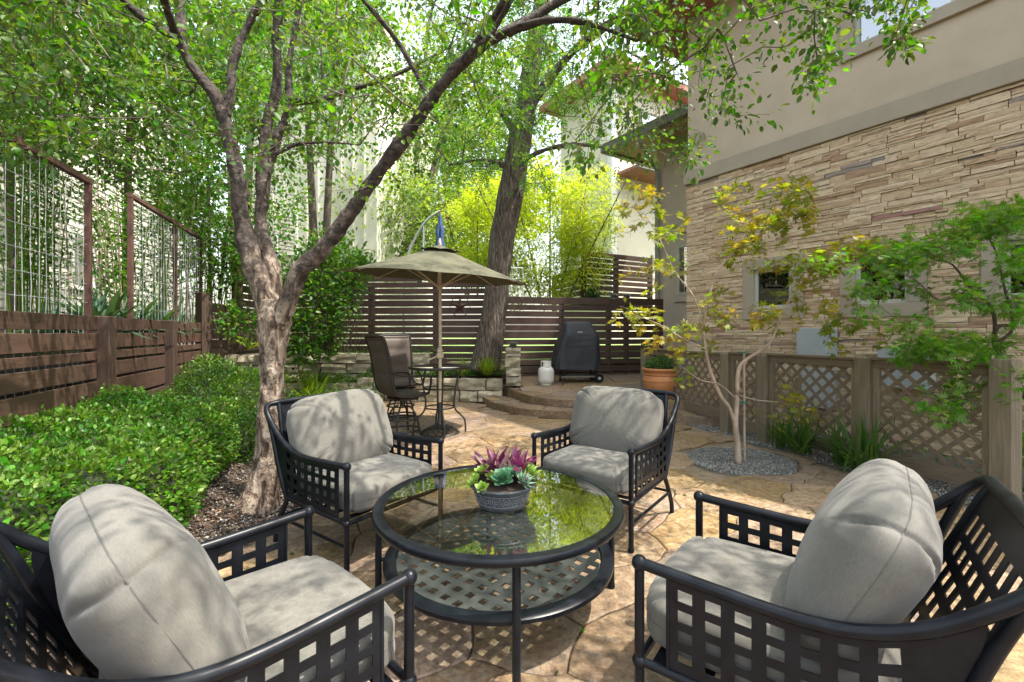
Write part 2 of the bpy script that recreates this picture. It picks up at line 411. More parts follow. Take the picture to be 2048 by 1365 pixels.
    def plate(s, us, vs_, solid, mapf, th):
        """perforated plate; solid[i][j] cells; mapf(u,v)->Vector, th=Vector offset half thickness"""
        nu, nv = len(us), len(vs_); th = Vector(th)
        idx = lambda i, j, k: (i*nv+j)*2+k
        V = []
        for i in range(nu):
            for j in range(nv):
                p = mapf(us[i], vs_[j]); V.append(p-th); V.append(p+th)
        fs = []
        S = lambda i, j: 0 <= i < nu-1 and 0 <= j < nv-1 and solid(i, j)
        for i in range(nu-1):
            for j in range(nv-1):
                if not S(i, j): continue
                fs.append((idx(i,j,1), idx(i+1,j,1), idx(i+1,j+1,1), idx(i,j+1,1)))
                fs.append((idx(i,j,0), idx(i,j+1,0), idx(i+1,j+1,0), idx(i+1,j,0)))
                if not S(i-1, j): fs.append((idx(i,j,0), idx(i,j,1), idx(i,j+1,1), idx(i,j+1,0)))
                if not S(i+1, j): fs.append((idx(i+1,j,0), idx(i+1,j+1,0), idx(i+1,j+1,1), idx(i+1,j,1)))
                if not S(i, j-1): fs.append((idx(i,j,0), idx(i+1,j,0), idx(i+1,j,1), idx(i,j,1)))
                if not S(i, j+1): fs.append((idx(i,j+1,0), idx(i,j+1,1), idx(i+1,j+1,1), idx(i+1,j+1,0)))
        used = sorted({i for f in fs for i in f}); mp = {o: i for i, o in enumerate(used)}
        return s.add([V[i] for i in used], [tuple(mp[i] for i in f) for f in fs])
    def mesh(s, name, mat, smooth=False, angle=None):
        me = bpy.data.meshes.new(name)
        me.from_pydata(s.v, [], s.f)
        if smooth:
            me.shade_smooth()
            me.set_sharp_from_angle(angle=R(angle or 40))
        me.materials.append(mat)
        return me
    def build(s, name, mat, parent=None, world=False, smooth=False, angle=None, **kw):
        if world and parent is not None:
            r = parent
            while r.parent: r = r.parent
            off = OFF.get(r, Vector())
            s.v = [(v[0]-off[0], v[1]-off[1], v[2]-off[2]) for v in s.v]
        o = link(name, s.mesh(name, mat, smooth, angle), parent)
        return setp(o, **kw)

def smooth_path(pts, k=6):
    """Catmull-Rom through points"""
    pts = [Vector(p) for p in pts]
    if len(pts) < 3: return pts
    q = [pts[0]*2-pts[1]] + pts + [pts[-1]*2-pts[-2]]
    out = []
    for i in range(1, len(q)-2):
        for j in range(k):
            t = j/k
            out.append(.5*((2*q[i]) + (-q[i-1]+q[i+1])*t + (2*q[i-1]-5*q[i]+4*q[i+1]-q[i+2])*t*t + (-q[i-1]+3*q[i]-3*q[i+1]+q[i+2])*t**3))
    out.append(pts[-1]); return out

# ------------------------------------------------------------------ foliage
LEAF = {
 'oval': (np.array([[0,0,0],[.30,.28,.07],[.27,.66,.03],[0,1,-.14],[-.27,.66,.03],[-.30,.28,.07]]), [[0,1,2,3],[0,3,4,5]]),
 'simple': (np.array([[0,0,0],[.28,.5,.05],[0,1,0],[-.28,.5,.05]]), [[0,1,2,2],[0,2,3,3]]),
 'blade': (np.array([[0,0,0],[.09,.35,0],[.0,1,0],[-.09,.35,0]]), [[0,1,2,3]]),
}
LEAF['simple'] = (np.array([[0,0,0],[.30,.5,.07],[0,1,-.02],[-.30,.5,.07]]), [[0,1,2,3]])
def star_leaf(k, spread, wid, lens):
    vs = [[0,0,0]]; fs = []
    for i in range(k):
        a = (i-(k-1)/2)*spread; l = lens[i]; b = len(vs)
        ca, sa = math.cos(a), math.sin(a)
        for (x, y, z) in ((wid*l, .5*l, .03), (0, l, -.05), (-wid*l, .5*l, .03)):
            vs.append([x*ca+y*sa, y*ca-x*sa, z])
        fs.append([0, b, b+1, b+2])
    return np.array(vs), fs
LEAF['maple'] = star_leaf(7, R(42), .17, [.45,.7,.9,1.0,.9,.7,.45])
LEAF['lace'] = star_leaf(7, R(26), .085, [.55,.75,.9,1.0,.9,.75,.55])
def fan_leaf():
    vs = []; fs = []
    for i in range(5):       # pinnate: five pairs
        y = .1+i*.18
        for sx in (-1, 1):
            b = len(vs); l = .30*(1-.1*i)
            for (dx, dy) in ((0,0),(.5*l, .10),(l,.13),(.5*l,-.02)): vs.append([sx*dx, y+dy*1.0, -.06*abs(dx)/.3])
            fs.append([b,b+1,b+2,b+3])
    return np.array(vs), fs
LEAF['pinnate'] = fan_leaf()

def unit(a): return a/np.maximum(np.linalg.norm(a, axis=1, keepdims=True), 1e-9)
def leaf_mesh(name, pos, dirs, size, mat, shape='oval', up=0.8, wscale=1.0, rng=np.random):
    n = len(pos); T, Fc = LEAF[shape]
    d = unit(dirs)
    nr = np.zeros((n, 3)); nr[:, 2] = up; nr += rng.normal(size=(n, 3))*.45
    x = unit(np.cross(d, nr)); z = np.cross(x, d)
    s = np.asarray(size).reshape(-1, 1, 1) if hasattr(size, '__len__') else np.full((n,1,1), size)
    V = pos[:, None, :] + s*(T[None, :, 0:1]*wscale*x[:, None, :] + T[None, :, 1:2]*d[:, None, :] + T[None, :, 2:3]*z[:, None, :])
    Fa = np.array(Fc); k = len(T)
    FF = (Fa[None] + (np.arange(n)*k)[:, None, None]).reshape(-1, Fa.shape[1])
    return np_mesh(name, V.reshape(-1, 3), FF, mat)
def leaves(name, pos, dirs, size, mat, parent, shape='oval', up=.8, wscale=1.0, kind='stuff'):
    off = np.array(OFF.get(parent, Vector()))
    me = leaf_mesh(name, np.asarray(pos)-off, np.asarray(dirs), size, mat, shape, up, wscale)
    o = link(name, me, parent)
    if kind: o['kind'] = kind
    return o

def grow(limbs, targets, rng, droop=.05, jit=.10, step=.22):
    """attach every target to the nearest node of the growing skeleton.  limbs: list of lists of Vector"""
    L = np.array([tuple(p) for l in limbs for p in l]); T = np.asarray(targets)
    order = np.argsort([np.min(np.sum((L-t)**2, 1)) for t in T])
    cap = len(L)+len(T)*14
    pos = np.zeros((cap, 3)); par = np.full(cap, -1, int); cnt = len(L); pos[:cnt] = L
    chains = []
    for ti in order:
        t = T[ti]; dd = np.sum((pos[:cnt]-t)**2, 1)
        j = int(np.argmin(dd)); dist = math.sqrt(dd[j]); k = max(1, min(12, int(dist/step)))
        a = pos[j].copy(); ch = [j]; off = rng.normal(size=3)*jit*dist
        for i in range(1, k+1):
            f = i/k; p = a+(t-a)*f + off*math.sin(PI*f) + rng.normal(size=3)*.015*min(1, dist)
            p[2] += droop*dist*math.sin(PI*f)
            if cnt >= cap: break
            pos[cnt] = p; par[cnt] = ch[-1]; ch.append(cnt); cnt += 1
        chains.append(ch)
    wgt = np.zeros(cnt)
    for ch in chains: wgt[ch[-1]] += 1
    for i in range(cnt-1, len(L)-1, -1):
        if par[i] >= 0: wgt[par[i]] += wgt[i]
    return pos[:cnt], chains, wgt
def twigs_mesh(mb, pos, chains, wgt, r0, rmax=.05, n=4):
    for ch in chains:
        if len(ch) < 2: continue
        rad = [min(rmax, r0*max(1, wgt[i])**.42) for i in ch]
        rad[0] = rad[1]
        mb.tube([Vector(pos[i]) for i in ch], rad, n, caps=False)
def leaf_spots(pos, chains, rng, per, spread, along=3):
    P_, D_ = [], []
    for ch in chains:
        c = ch[-along:] if len(ch) > along else ch
        a = pos[c[0]]; b = pos[c[-1]]; ax = b-a; ln = np.linalg.norm(ax)+1e-6; ax = ax/ln
        f = rng.random(per)**.7; base = a+(b-a)*f[:, None]
        s = rng.normal(size=(per, 3)); s -= 0.5*(s@ax)[:, None]*ax; s = unit(s)
        d = s*.9+ax*.7; d[:, 2] -= .25
        P_.append(base+s*spread*rng.random((per, 1))+ax*rng.random((per,1))*spread*.6); D_.append(d)
    return np.concatenate(P_), np.concatenate(D_)

def disp_tube(mb, pts, rad, n, amp, fr, seed=0, k=5):
    """trunk or limb with ridged, uneven surface"""
    path = smooth_path(pts, k); m = len(path)
    rr = np.interp(np.linspace(0, len(pts)-1, m), range(len(pts)), rad)
    b0 = len(mb.v); mb.tube(path, list(rr), n)
    for i in range(m):
        for j in range(n):
            v = Vector(mb.v[b0+i*n+j]); c = path[i]
            q = Vector((v.x*fr[0], v.y*fr[0], v.z*fr[1]+seed))
            h = noise.noise(q)*.6+abs(noise.noise(q*2.1))*.5-.15 + noise.noise(q*.35)*.8
            d = (v-c); mb.v[b0+i*n+j] = tuple(v+d.normalized()*h*amp*min(1, rr[i]/.05))
    return mb
# ------------------------------------------------------------------ ground
def sheet(name, poly, z, mat, th=None):
    mb = MB()
    if th: mb.prism(poly, z-th, z)
    else: mb.add([(x, y, z) for x, y in poly], [tuple(range(len(poly)))])
    return mb.build(name, mat, kind='structure')
sheet('ground', [(-60,-30),(60,-30),(60,90),(-60,90)], -.05, M['soil'])

def lerp_tab(tab, t):
    if t <= tab[0][0]: return tab[0][1]
    for (a, x), (b, y) in zip(tab, tab[1:]):
        if t <= b: return x+(y-x)*(t-a)/(b-a)
    return tab[-1][1]
XL = [(-2,-1.85),(2.6,-1.85),(3.3,-1.52),(4.3,-1.70),(5.5,-2.3),(7.6,-3.3),(9,-3.6)]
XR = [(-2,4.6),(1.5,4.35),(3.28,3.66),(6.33,2.62),(6.9,2.52),(9,2.5)]
HOLE = Vector((2.42, 4.72)); HR = .54

def clip(poly, nx, ny, d):
    out = []
    for i in range(len(poly)):
        a, b = poly[i-1], poly[i]
        da = a[0]*nx+a[1]*ny-d; db = b[0]*nx+b[1]*ny-d
        if (da <= 0) != (db <= 0):
            t = da/(da-db); out.append((a[0]+(b[0]-a[0])*t, a[1]+(b[1]-a[1])*t))
        if db <= 0: out.append(b)
    return out
def voronoi(x0, x1, y0, y1, sp, rng, drop=.18, ang=.5, st=1.5):
    """irregular shards: Voronoi cells in a turned and stretched frame"""
    ca, sa = math.cos(ang), math.sin(ang)
    fw = lambda x, y: ((x*ca+y*sa)/st, -x*sa+y*ca)
    iv = lambda u, v: (u*st*ca-v*sa, u*st*sa+v*ca)
    cs = [fw(x, y) for x in (x0, x1) for y in (y0, y1)]
    u0, u1 = min(c[0] for c in cs), max(c[0] for c in cs); v0, v1 = min(c[1] for c in cs), max(c[1] for c in cs)
    pts = []
    s = sp/math.sqrt(st)
    u = u0
    while u < u1+s:
        v = v0
        while v < v1+s:
            if rng.random() > drop: pts.append((u+rng.uniform(-.48,.48)*s, v+rng.uniform(-.48,.48)*s))
            v += s
        u += s
    cells = []
    for i, p in enumerate(pts):
        c = iv(*p)
        if not (x0-sp < c[0] < x1+sp and y0-sp < c[1] < y1+sp): continue
        poly = [(p[0]-3*s, p[1]-3*s), (p[0]+3*s, p[1]-3*s), (p[0]+3*s, p[1]+3*s), (p[0]-3*s, p[1]+3*s)]
        for q in pts:
            dx, dy = q[0]-p[0], q[1]-p[1]; d2 = dx*dx+dy*dy
            if 0 < d2 < (4.5*s)**2: poly = clip(poly, dx, dy, (q[0]**2+q[1]**2-p[0]**2-p[1]**2)/2)
            if len(poly) < 3: break
        if len(poly) >= 3: cells.append([iv(*v) for v in poly])
    return cells
def roughen(poly, rng_amp=.024, seg=.05):
    out = []
    for i in range(len(poly)):
        a, b = Vector(poly[i]), Vector(poly[(i+1) % len(poly)])
        if (b-a).length < 1e-4: continue
        n = max(1, int((b-a).length/seg)); d = (b-a).normalized(); nn = Vector((-d.y, d.x))
        key = a+b
        for j in range(n):
            p = a+(b-a)*j/n; w = math.sin(PI*j/n)**.5 if j else 0
            q = Vector((p.x*4.5, p.y*4.5, 3.3))
            out.append(p + Vector((noise.noise(q), noise.noise(q+Vector((9,9,9)))))*rng_amp*2.2 + nn*0)
    return out
def stones(parent, cells, fixv, keep, zf, th, gap=.007, name='flagstone', mat=None, far=None):
    objs = []
    for poly in cells:
        cx = sum(p[0] for p in poly)/len(poly); cy = sum(p[1] for p in poly)/len(poly)
        if not keep(cx, cy): continue
        pl = roughen(poly); pl = [fixv(p) for p in pl]
        area = abs(sum(pl[i-1].x*pl[i].y-pl[i].x*pl[i-1].y for i in range(len(pl))))/2
        if area < .006: continue
        c = sum(pl, Vector((0,0)))/len(pl)
        ins = []; ins2 = []
        for p in pl:
            d = (c-p); L = d.length+1e-6
            ins.append(p+d/L*min(gap, L*.4)); ins2.append(p+d/L*min(gap+.010, L*.5))
        tilt = (random.uniform(-1,1)*.004, random.uniform(-1,1)*.004); lift = random.uniform(-.0025,.0025)
        zt = lambda p: zf(p.x, p.y)+lift+(p.x-c.x)*tilt[0]+(p.y-c.y)*tilt[1]
        n = len(pl); vs = []
        for p in ins: vs.append((p.x-c.x, p.y-c.y, zt(p)-th-zf(c.x, c.y)))
        for p in ins: vs.append((p.x-c.x, p.y-c.y, zt(p)-.005-zf(c.x, c.y)))
        for p in ins2: vs.append((p.x-c.x, p.y-c.y, zt(p)-zf(c.x, c.y)))
        fs = [(i, (i+1)%n, n+(i+1)%n, n+i) for i in range(n)]+[(n+i, n+(i+1)%n, 2*n+(i+1)%n, 2*n+i) for i in range(n)]
        vs.append((0, 0, lift)); fs += [(2*n+i, 2*n+(i+1)%n, 3*n) for i in range(n)]
        me = bpy.data.meshes.new(name); me.from_pydata(vs, [], fs); me.materials.append(mat or M['flag'])
        if area > 0 and sum(pl[i-1].x*pl[i].y-pl[i].x*pl[i-1].y for i in range(n)) < 0: me.flip_normals()
        o = link(name, me, parent, loc=(c.x, c.y, zf(c.x, c.y)))
        objs.append((o, area, (c.x, c.y)))
    return objs

rg = random.Random(21)
# step fronts: list of (x, y) along the curved edge
S1 = [(-1.2,9.2),(-.62,8.72),(-.42,8.1),(-.2,7.62),(.04,7.32),(.28,7.12),(.8,6.92),(1.7,6.75),(2.70,6.52),(3.2,6.4)]
S2 = [(-.4,9.2),(-.12,8.72),(.04,8.15),(.3,7.72),(.55,7.46),(.81,7.28),(1.5,7.12),(2.5,7.0),(3.2,6.95)]
def front_y(S, x): return lerp_tab([(a, b) for a, b in S], x)
def z_terr(x, y): return .24 + max(0, min(.13, (y-7.6)*.055))

bed = sheet('patio', [(-2.0,-2),(4.6,-2),(4.3,1.5),(3.7,3.2),(2.6,6.5),(2.9,8.9),(-3.6,8.9),(-3.3,7.5),(-1.75,4.3),(-1.6,3.3),(-1.9,2.6)], -.030, M['mortar'])
def fix_p(p):
    x = max(p.x, lerp_tab(XL, p.y)+.012*math.sin(p.y*9)); x = min(x, lerp_tab(XR, p.y)+.02*math.sin(p.y*7))
    p = Vector((x, min(p.y, 8.85)))
    d = p-HOLE
    if d.length < HR:
        p = HOLE+d.normalized()*HR
    return p
cells = voronoi(-2.6, 4.9, -.6, 8.9, .47, rg)
keep_p = lambda x, y: lerp_tab(XL, y) < x < lerp_tab(XR, y) and (Vector((x, y))-HOLE).length > HR*.92 and y < front_y(S1, x)+.25
st = stones(bed, cells, fix_p, keep_p, lambda x, y: 0.0, .05, .0045)
print('patio stones', len(st))
# steps and terrace
def terrace(name, S, zlo, zf, keep, sp, fix=None):
    mb = MB(); poly = [(a, b) for a, b in S if -1 < a < 3.3]
    for i in range(len(poly)-1):
        (xa, ya), (xb, yb) = poly[i], poly[i+1]
        mb.add([(xa,ya+.03,zlo-.06),(xb,yb+.03,zlo-.06),(xb,11,zlo-.06),(xa,11,zlo-.06),(xa,ya+.03,zf(xa,ya)-.02),(xb,yb+.03,zf(xb,yb)-.02),(xb,11,zf(xb,11)-.02),(xa,11,zf(xa,11)-.02)],
               [(0,1,5,4),(4,5,6,7)])
    root = mb.build(name, M['mortar'], kind='structure')
    def fx(p):
        fy = front_y(S, p.x)+.012*noise.noise(Vector((p.x*7, 0, zlo)))
        p = Vector((p.x, max(p.y, fy)))
        return fix(p) if fix else p
    cs = voronoi(-1.2, 3.9, 6.4, 11.2, sp, rg, .1, .1, 1.25)
    # clip cells at the front edge approximately by moving vertices onto it
    return stones(root, cs, fx, keep, zf, .118)
a = terrace('lower_step', S1, 0, lambda x, y: .115, lambda x, y: front_y(S1, x)+.06 < y < front_y(S2, x)+.22 and -.8 < x < 2.75, .42,
            lambda p: Vector((min(p.x, 2.72), min(p.y, 8.75))))
bst = terrace('upper_terrace', S2, .115, z_terr, lambda x, y: front_y(S2, x)+.08 < y < 10.9 and -.3 < x < 3.6, .50,
            lambda p: Vector((min(max(p.x,-.1), 3.7), min(p.y, 10.9))))
print('step stones', len(a), len(bst))

# planting beds (soil) -------------------------------------------------------
def soil_patch(name, poly_fn, nx, ny, zf, mat, amp=.03, **kw):
    vs = []; fs = []
    for j in range(ny+1):
        for i in range(nx+1):
            x, y = poly_fn(i/nx, j/ny); z = zf(x, y)+noise.noise(Vector((x*3, y*3, 1)))*amp
            vs.append((x, y, z))
    for j in range(ny):
        for i in range(nx):
            k = j*(nx+1)+i; fs.append((k, k+1, k+nx+2, k+nx+1))
    mb = MB(); mb.add(vs, fs); return mb.build(name, mat, smooth=True, kind='structure', **kw)
FX = lambda y: -3.64-.354*(y-3.2)          # line of the left fence
left_bed = soil_patch('left_bed', lambda u, v: ((FX(-2+11*v)-.1)*(1-u)+(lerp_tab(XL, -2+11*v)+.03)*u, -2+11*v), 24, 60,
    lambda x, y: .0+max(0, min(.45, (lerp_tab(XL, y)-x-.35)*.30)), M['soil'], .035)
upper_left = soil_patch('upper_left_bank', lambda u, v: (FX(-2+30*v)-.12-16*(1-u), -2+30*v), 30, 60, lambda x, y: 1.22+min(.5, (FX(y)-x)*.10), M['soil'], .08)
right_gravel_bed = soil_patch('side_yard', lambda u, v: (lerp_tab(XR, -2+10.6*v)-.04+(3.4)*u, -2+10.6*v), 12, 50, lambda x, y: -.03+.0*x, M['gravelbed'], .02)
# gravel disc round the small maple, sunken in the paving
mb = MB(); mb.lathe([(HR+.05, -.025), (.3, -.024), (.1, -.02), (0.001, -.02)], 40, (HOLE.x, HOLE.y, 0), False)
mb.build('tree_pit_bed', M['gravelbed'], kind='structure', smooth=True)

def scatter_stones(name, pts, size, mat, seed, flat=.6):
    rng = np.random.RandomState(seed); n = len(pts)
    T = np.array([[1,0,0],[-.5,.87,0],[-.5,-.87,0],[.1,.1,.9],[0,-.1,-.6]])
    Fc = np.array([[0,1,3],[1,2,3],[2,0,3],[1,0,4],[2,1,4],[0,2,4]])
    a = rng.random(n)*6.28; s = size*(.5+rng.random(n)**2*1.2)
    ca, sa = np.cos(a), np.sin(a); e = .6+.7*rng.random(n)
    x = T[None,:,0]*s[:,None]; y = T[None,:,1]*(s*e)[:,None]; z = T[None,:,2]*(s*flat)[:,None]
    tl = rng.normal(size=(n,1))*.4
    V = np.stack([x*ca[:,None]-y*sa[:,None]+pts[:,0:1], x*sa[:,None]+y*ca[:,None]+pts[:,1:2], z+x*tl+pts[:,2:3]], 2).reshape(-1,3)
    FF = (Fc[None]+(np.arange(n)*5)[:,None,None]).reshape(-1,3)
    o = link(name, np_mesh(name, V, FF, mat)); o['kind'] = 'stuff'; return o
rng = np.random.RandomState(3)
n = 9000; r = HR*np.sqrt(rng.random(n))*1.03; th = rng.random(n)*6.283
pts = np.stack([HOLE.x+r*np.cos(th), HOLE.y+r*np.sin(th), -.022+.010*rng.random(n)], 1)
scatter_stones('pit_gravel', pts, .0085, M['gravel'], 1)
n = 15000; y = rng.random(n)*6.2+1.0; u = rng.random(n)**1.3
x = np.array([lerp_tab(XR, v) for v in y])+u*1.1
scatter_stones('side_gravel', np.stack([x, y, np.full(n, -.022)+.01*rng.random(n)], 1), .010, M['gravel'], 2)
# chips and gravel on the left bed near the trunk
n = 16000; y = 1.0+rng.random(n)*5.2; xl = np.array([lerp_tab(XL, v) for v in y]); u = rng.random(n)**1.1*1.5; x = xl-u+.05
z = np.clip((xl-x-.35)*.30, 0, .45)+.012+np.array([noise.noise(Vector((a*3, b*3, 1)))*.035 for a, b in zip(x, y)])
scatter_stones('bed_mulch_chips', np.stack([x, y, z], 1), .013, M['chip'], 4, .35)
m = (y > 2.8) & (u < .9)
idx = np.where(m)[0]; idx = rng.choice(idx, 6000)
scatter_stones('bed_gravel', np.stack([x[idx]+rng.normal(size=6000)*.06, y[idx]+rng.normal(size=6000)*.06, z[idx]+.004], 1), .0085, M['gravel'], 5)

# lawn and far ground behind the fences
sheet('neighbour_lawn', [(-8,10.2),(2.5,10.3),(9,11.8),(30,60),(-30,60),(-12,12)], .62, M['lawn'])
soil_patch('rear_bed', lambda u, v: (-6.2+6.25*u, 8.98+1.4*v), 30, 8, lambda x, y: .30+.55*min(1, max(0, (y-9.25)/.15)) if x < -1.6 else .42+.22*min(1, max(0, (y-9.0)/.6)), M['soil'], .03)

# ------------------------------------------------------------------ retaining walls of limestone blocks
def rough_block_mesh(name, mat, seed, nx=5, nz=3, edg=.955, zam=.10):
    """unit block, uneven faces, shared between stones"""
    rr = random.Random(seed); vs = []; fs = []
    def face(o, a, b, na, nb, ax):
        b0 = len(vs)
        for j in range(nb+1):
            for i in range(na+1): vs.append(Vector(o)+Vector(a)*i/na+Vector(b)*j/nb)
        for j in range(nb):
            for i in range(na):
                k = b0+j*(na+1)+i; fs.append((k, k+1, k+na+2, k+na+1))
    face((-.5,-.5,-.5),(1,0,0),(0,0,1),nx,nz,1)
    face((-.5,-.5,.5),(1,0,0),(0,1,0),nx,2,2)
    face((-.5,.5,-.5),(0,-1,0),(0,0,1),2,nz,0)
    face((.5,-.5,-.5),(0,1,0),(0,0,1),2,nz,0)
    out = []
    for v in vs:
        d = Vector((noise.noise(v*2.3+Vector((seed,0,0))), noise.noise(v*2.3+Vector((0,seed,5))), noise.noise(v*2.3+Vector((3,7,seed)))))
        edge = sum(1 for q in v if abs(abs(q)-.5) < .01)
        p = v.copy()
        if edge >= 2: p = Vector((p.x*edg, p.y*.93, p.z*edg))
        p += Vector((d.x*.02, d.y*.16, d.z*zam)); out.append(p)
    me = bpy.data.meshes.new(name); me.from_pydata(out, [], fs); me.materials.append(mat); return me
LB = [rough_block_mesh('limestone_block', M['limestone'], s) for s in range(6)]
def block_wall(name, label, cat, p0, p1, z0, z1, courses, L=(.3,.6), depth=.24, group=None, seed=0):
    p0, p1 = Vector((*p0, 0)), Vector((*p1, 0)); d = (p1-p0); Lg = d.length; d.normalize(); ang = math.atan2(d.y, d.x)
    t = thing(name, label, cat, (p0.x, p0.y, z0), ang, group); rr = random.Random(seed)
    h = (z1-z0)/courses
    mb = MB(); mb.box((Lg/2, .03, (z1-z0)/2), (Lg-.04, depth-.08, z1-z0-.04)); mb.build('mortar_core', M['mortar'], t)
    for c in range(courses):
        x = 0 if c % 2 == 0 else -0.0
        while x < Lg-.05:
            l = min(rr.uniform(*L), Lg-x)
            if Lg-x-l < .12: l = Lg-x
            link('stone_block', rr.choice(LB), t, (x+l/2, rr.uniform(-.012,.012), h*(c+.5)), (0, 0, rr.uniform(-.01,.01)), (l-.012, depth, h-.010))
            x += l
    return t
block_wall('retaining_wall', 'low two-course limestone retaining wall between the bar table and the lantern pillar', 'wall', (-3.0,8.86), (-.17,8.62), 0, .44, 2, (.28,.55), .26, seed=2)
block_wall('retaining_wall', 'long low mossy limestone border behind the bar chairs, lower tier', 'wall', (-5.3,8.75), (-3.02,8.88), 0, .34, 1, (.5,.9), .26, seed=3)
block_wall('retaining_wall', 'upper tier limestone wall holding the shrub bed behind the big tree', 'wall', (-5.4,9.25), (-1.7,9.38), .28, .90, 3, (.35,.7), .24, seed=4)
block_wall('retaining_wall', 'stacked mossy stone blocks beneath the tall brown fence post left of the tree', 'wall', (-5.45,8.25), (-4.55,8.45), .1, .92, 4, (.35,.7), .24, seed=5)
sheet('side_bed', [(-6.6,8.3),(-4.5,8.5),(-4.6,9.3),(-6.9,9.3)], .90, M['soil'])

# pillar with lantern
def solar_cap(parent, z, r=.10, mat='bronze'):
    mb = MB(); mb.box((0,0,z+.02), (r*1.3,r*1.3,.04), ch=.004); mb.build('lantern_base', M[mat], parent)
    mb = MB(); mb.box((0,0,z+.058), (r*1.0,r*1.0,.036)); mb.build('lantern_pane', M['blind'], parent)
    mb = MB(); mb.add([(-r,-r,z+.076),(r,-r,z+.076),(r,r,z+.076),(-r,r,z+.076),(-r*.35,-r*.35,z+.115),(r*.35,-r*.35,z+.115),(r*.35,r*.35,z+.115),(-r*.35,r*.35,z+.115)],
        [(3,2,1,0),(4,5,6,7),(0,1,5,4),(1,2,6,5),(2,3,7,6),(3,0,4,7)]); mb.build('lantern_cap', M[mat], parent)
t = thing('stone_pillar', 'short square limestone pillar standing at the end of the low wall', 'pillar', (.02, 8.70, .30))
z = 0
for k, h in enumerate((.19,.17,.20,.18)):
    link('stone_block', LB[k], t, (random.uniform(-.008,.008), 0, z+h/2), (0,0,random.uniform(-.05,.05)), (.29, .30, h-.008)); z += h
mb = MB(); mb.box((0,0,z/2), (.22,.22,z-.03)); mb.build('mortar_core', M['mortar'], t)
lan = thing('solar_light', 'small dark solar lantern on top of the limestone pillar', 'lantern', (.02, 8.70, .30+z)); solar_cap(lan, 0, .115)

# ------------------------------------------------------------------ slat fences
def mesh_for(name, mb, mat):
    return mb.mesh(name, mat)
def fence(name, label, p0, p1, z0, z1, posts, heights, gap=.022, side=-1, post_w=.10, post_h=0, depth=.022, cat='fence', front_posts=False, wob=.003, seed=0, cap=None, pz=None):
    """p0,p1 ground line; posts = fractions; slats span post to post; heights cycle from the top"""
    p0, p1 = Vector((*p0, 0)), Vector((*p1, 0)); d = p1-p0; Lg = d.length; d.normalize(); ang = math.atan2(d.y, d.x)
    rr = random.Random(seed)
    t = thing(name, label, cat, (p0.x, p0.y, z0), ang)
    H = z1-z0
    for i, f in enumerate(posts):
        mb = MB(); hh = H+post_h; z_ = 0
        if pz: z_ = -pz; 
        yy = 0 if not front_posts else side*.028
        mb.box((f*Lg, yy, (hh+z_)/2), (post_w, post_w, hh-z_), ch=.006); mb.build('post', M['post'], t)
    for a, b in zip(posts, posts[1:]):
        z = H-.004; k = 0
        if front_posts: x0, x1 = a*Lg+post_w/2-.004, b*Lg-post_w/2+.004
        else: x0, x1 = a*Lg+.002, b*Lg-.002
        ys = side*(post_w/2+depth/2) if not front_posts else 0
        while z > .05:
            h = heights[k % len(heights)]; k += 1; h = min(h, z)
            if h > .025:
                mb = MB(); mb.box((0,0,0), (x1-x0, depth, h), ch=.003)
                o = link('slat', mb.mesh('slat', M['slat']), t, ((x0+x1)/2, ys+rr.uniform(-.002,.002), z-h/2), (rr.uniform(-.01,.01), rr.uniform(-wob,wob), 0))
            z -= h+gap
    return t
def fpt(Y, off=0): return (FX(Y)+off, Y)
WN = [.145,.145,.085,.145,.20]
fence('slat_fence', 'low dark brown horizontal slat fence behind the boxwood hedge, below the wire mesh', fpt(1.4), fpt(7.5), .25, 1.49,
      [0, .20, (4.47-1.4)/6.1, (6.06-1.4)/6.1, 1.0], [.135,.15,.082,.15,.20,.15], .03, side=-1, post_w=.15, front_posts=True, post_h=.0, seed=1, wob=.002)
t = thing('fence_post', 'square brown post a step taller than the low slat fence it ends', 'post', (FX(7.5)+.03, 7.5, .25), -.34)
mb = MB(); mb.box((0,-.01,.86), (.17,.17,1.75), ch=.008); mb.build('post_body', M['post'], t)
fence('slat_fence', 'middle-height brown slat fence section stepping up toward the tall post left of the tree', fpt(7.56,.03), (-5.28,8.55), .6, 1.84, [0, 1], [.16,.14,.10,.15,.13], .022, side=-1, post_w=.12, front_posts=True, seed=2)
fence('slat_fence', 'tall brown slat fence between the two tallest posts left of the big tree', (-5.22,8.6), (-5.35,9.85), .9, 3.12, [0,.99], [.14,.10,.13], .022, side=1, post_w=.15, front_posts=True, seed=3)
fence('slat_fence', 'long brown slat fence with a metal star, running behind the umbrella and bar chairs', (-5.3,10.0), (-.35,9.78), .70, 2.42, [0, .22, .447, .735, 1.0], [.115,.115,.10,.13,.14,.10], .022, side=-1, post_w=.12, seed=4)
fence('slat_fence', 'brown slat screen rising above the long fence left of the umbrella', (-4.6,10.32), (-2.1,10.25), 2.44, 2.92, [0, .5, 1.0], [.14,.12], .02, side=-1, post_w=.10, seed=14)
fence('slat_fence', 'brown slat fence behind the covered grill, from the pecan trunk to the house', (-.3,9.80), (3.62,10.62), .30, 2.11, [0, .36, .64, .75, 1.0], [.15,.115,.12,.14,.115], .024, side=-1, post_w=.10, seed=5)
fence('slat_fence', 'high brown slat screen on the slope in front of the cream house, two bays', (2.0,12.5), (4.2,13.7), 2.0, 3.58, [0,.46,1.0], [.14,.10,.12], .035, side=-1, post_w=.12, seed=6)
fence('slat_fence', 'short brown slat screen turning back beside the high screen under the bamboo', (1.35,14.4), (1.96,12.45), 2.0, 3.12, [0, 1.0], [.14,.12], .03, side=-1, post_w=.12, seed=7)
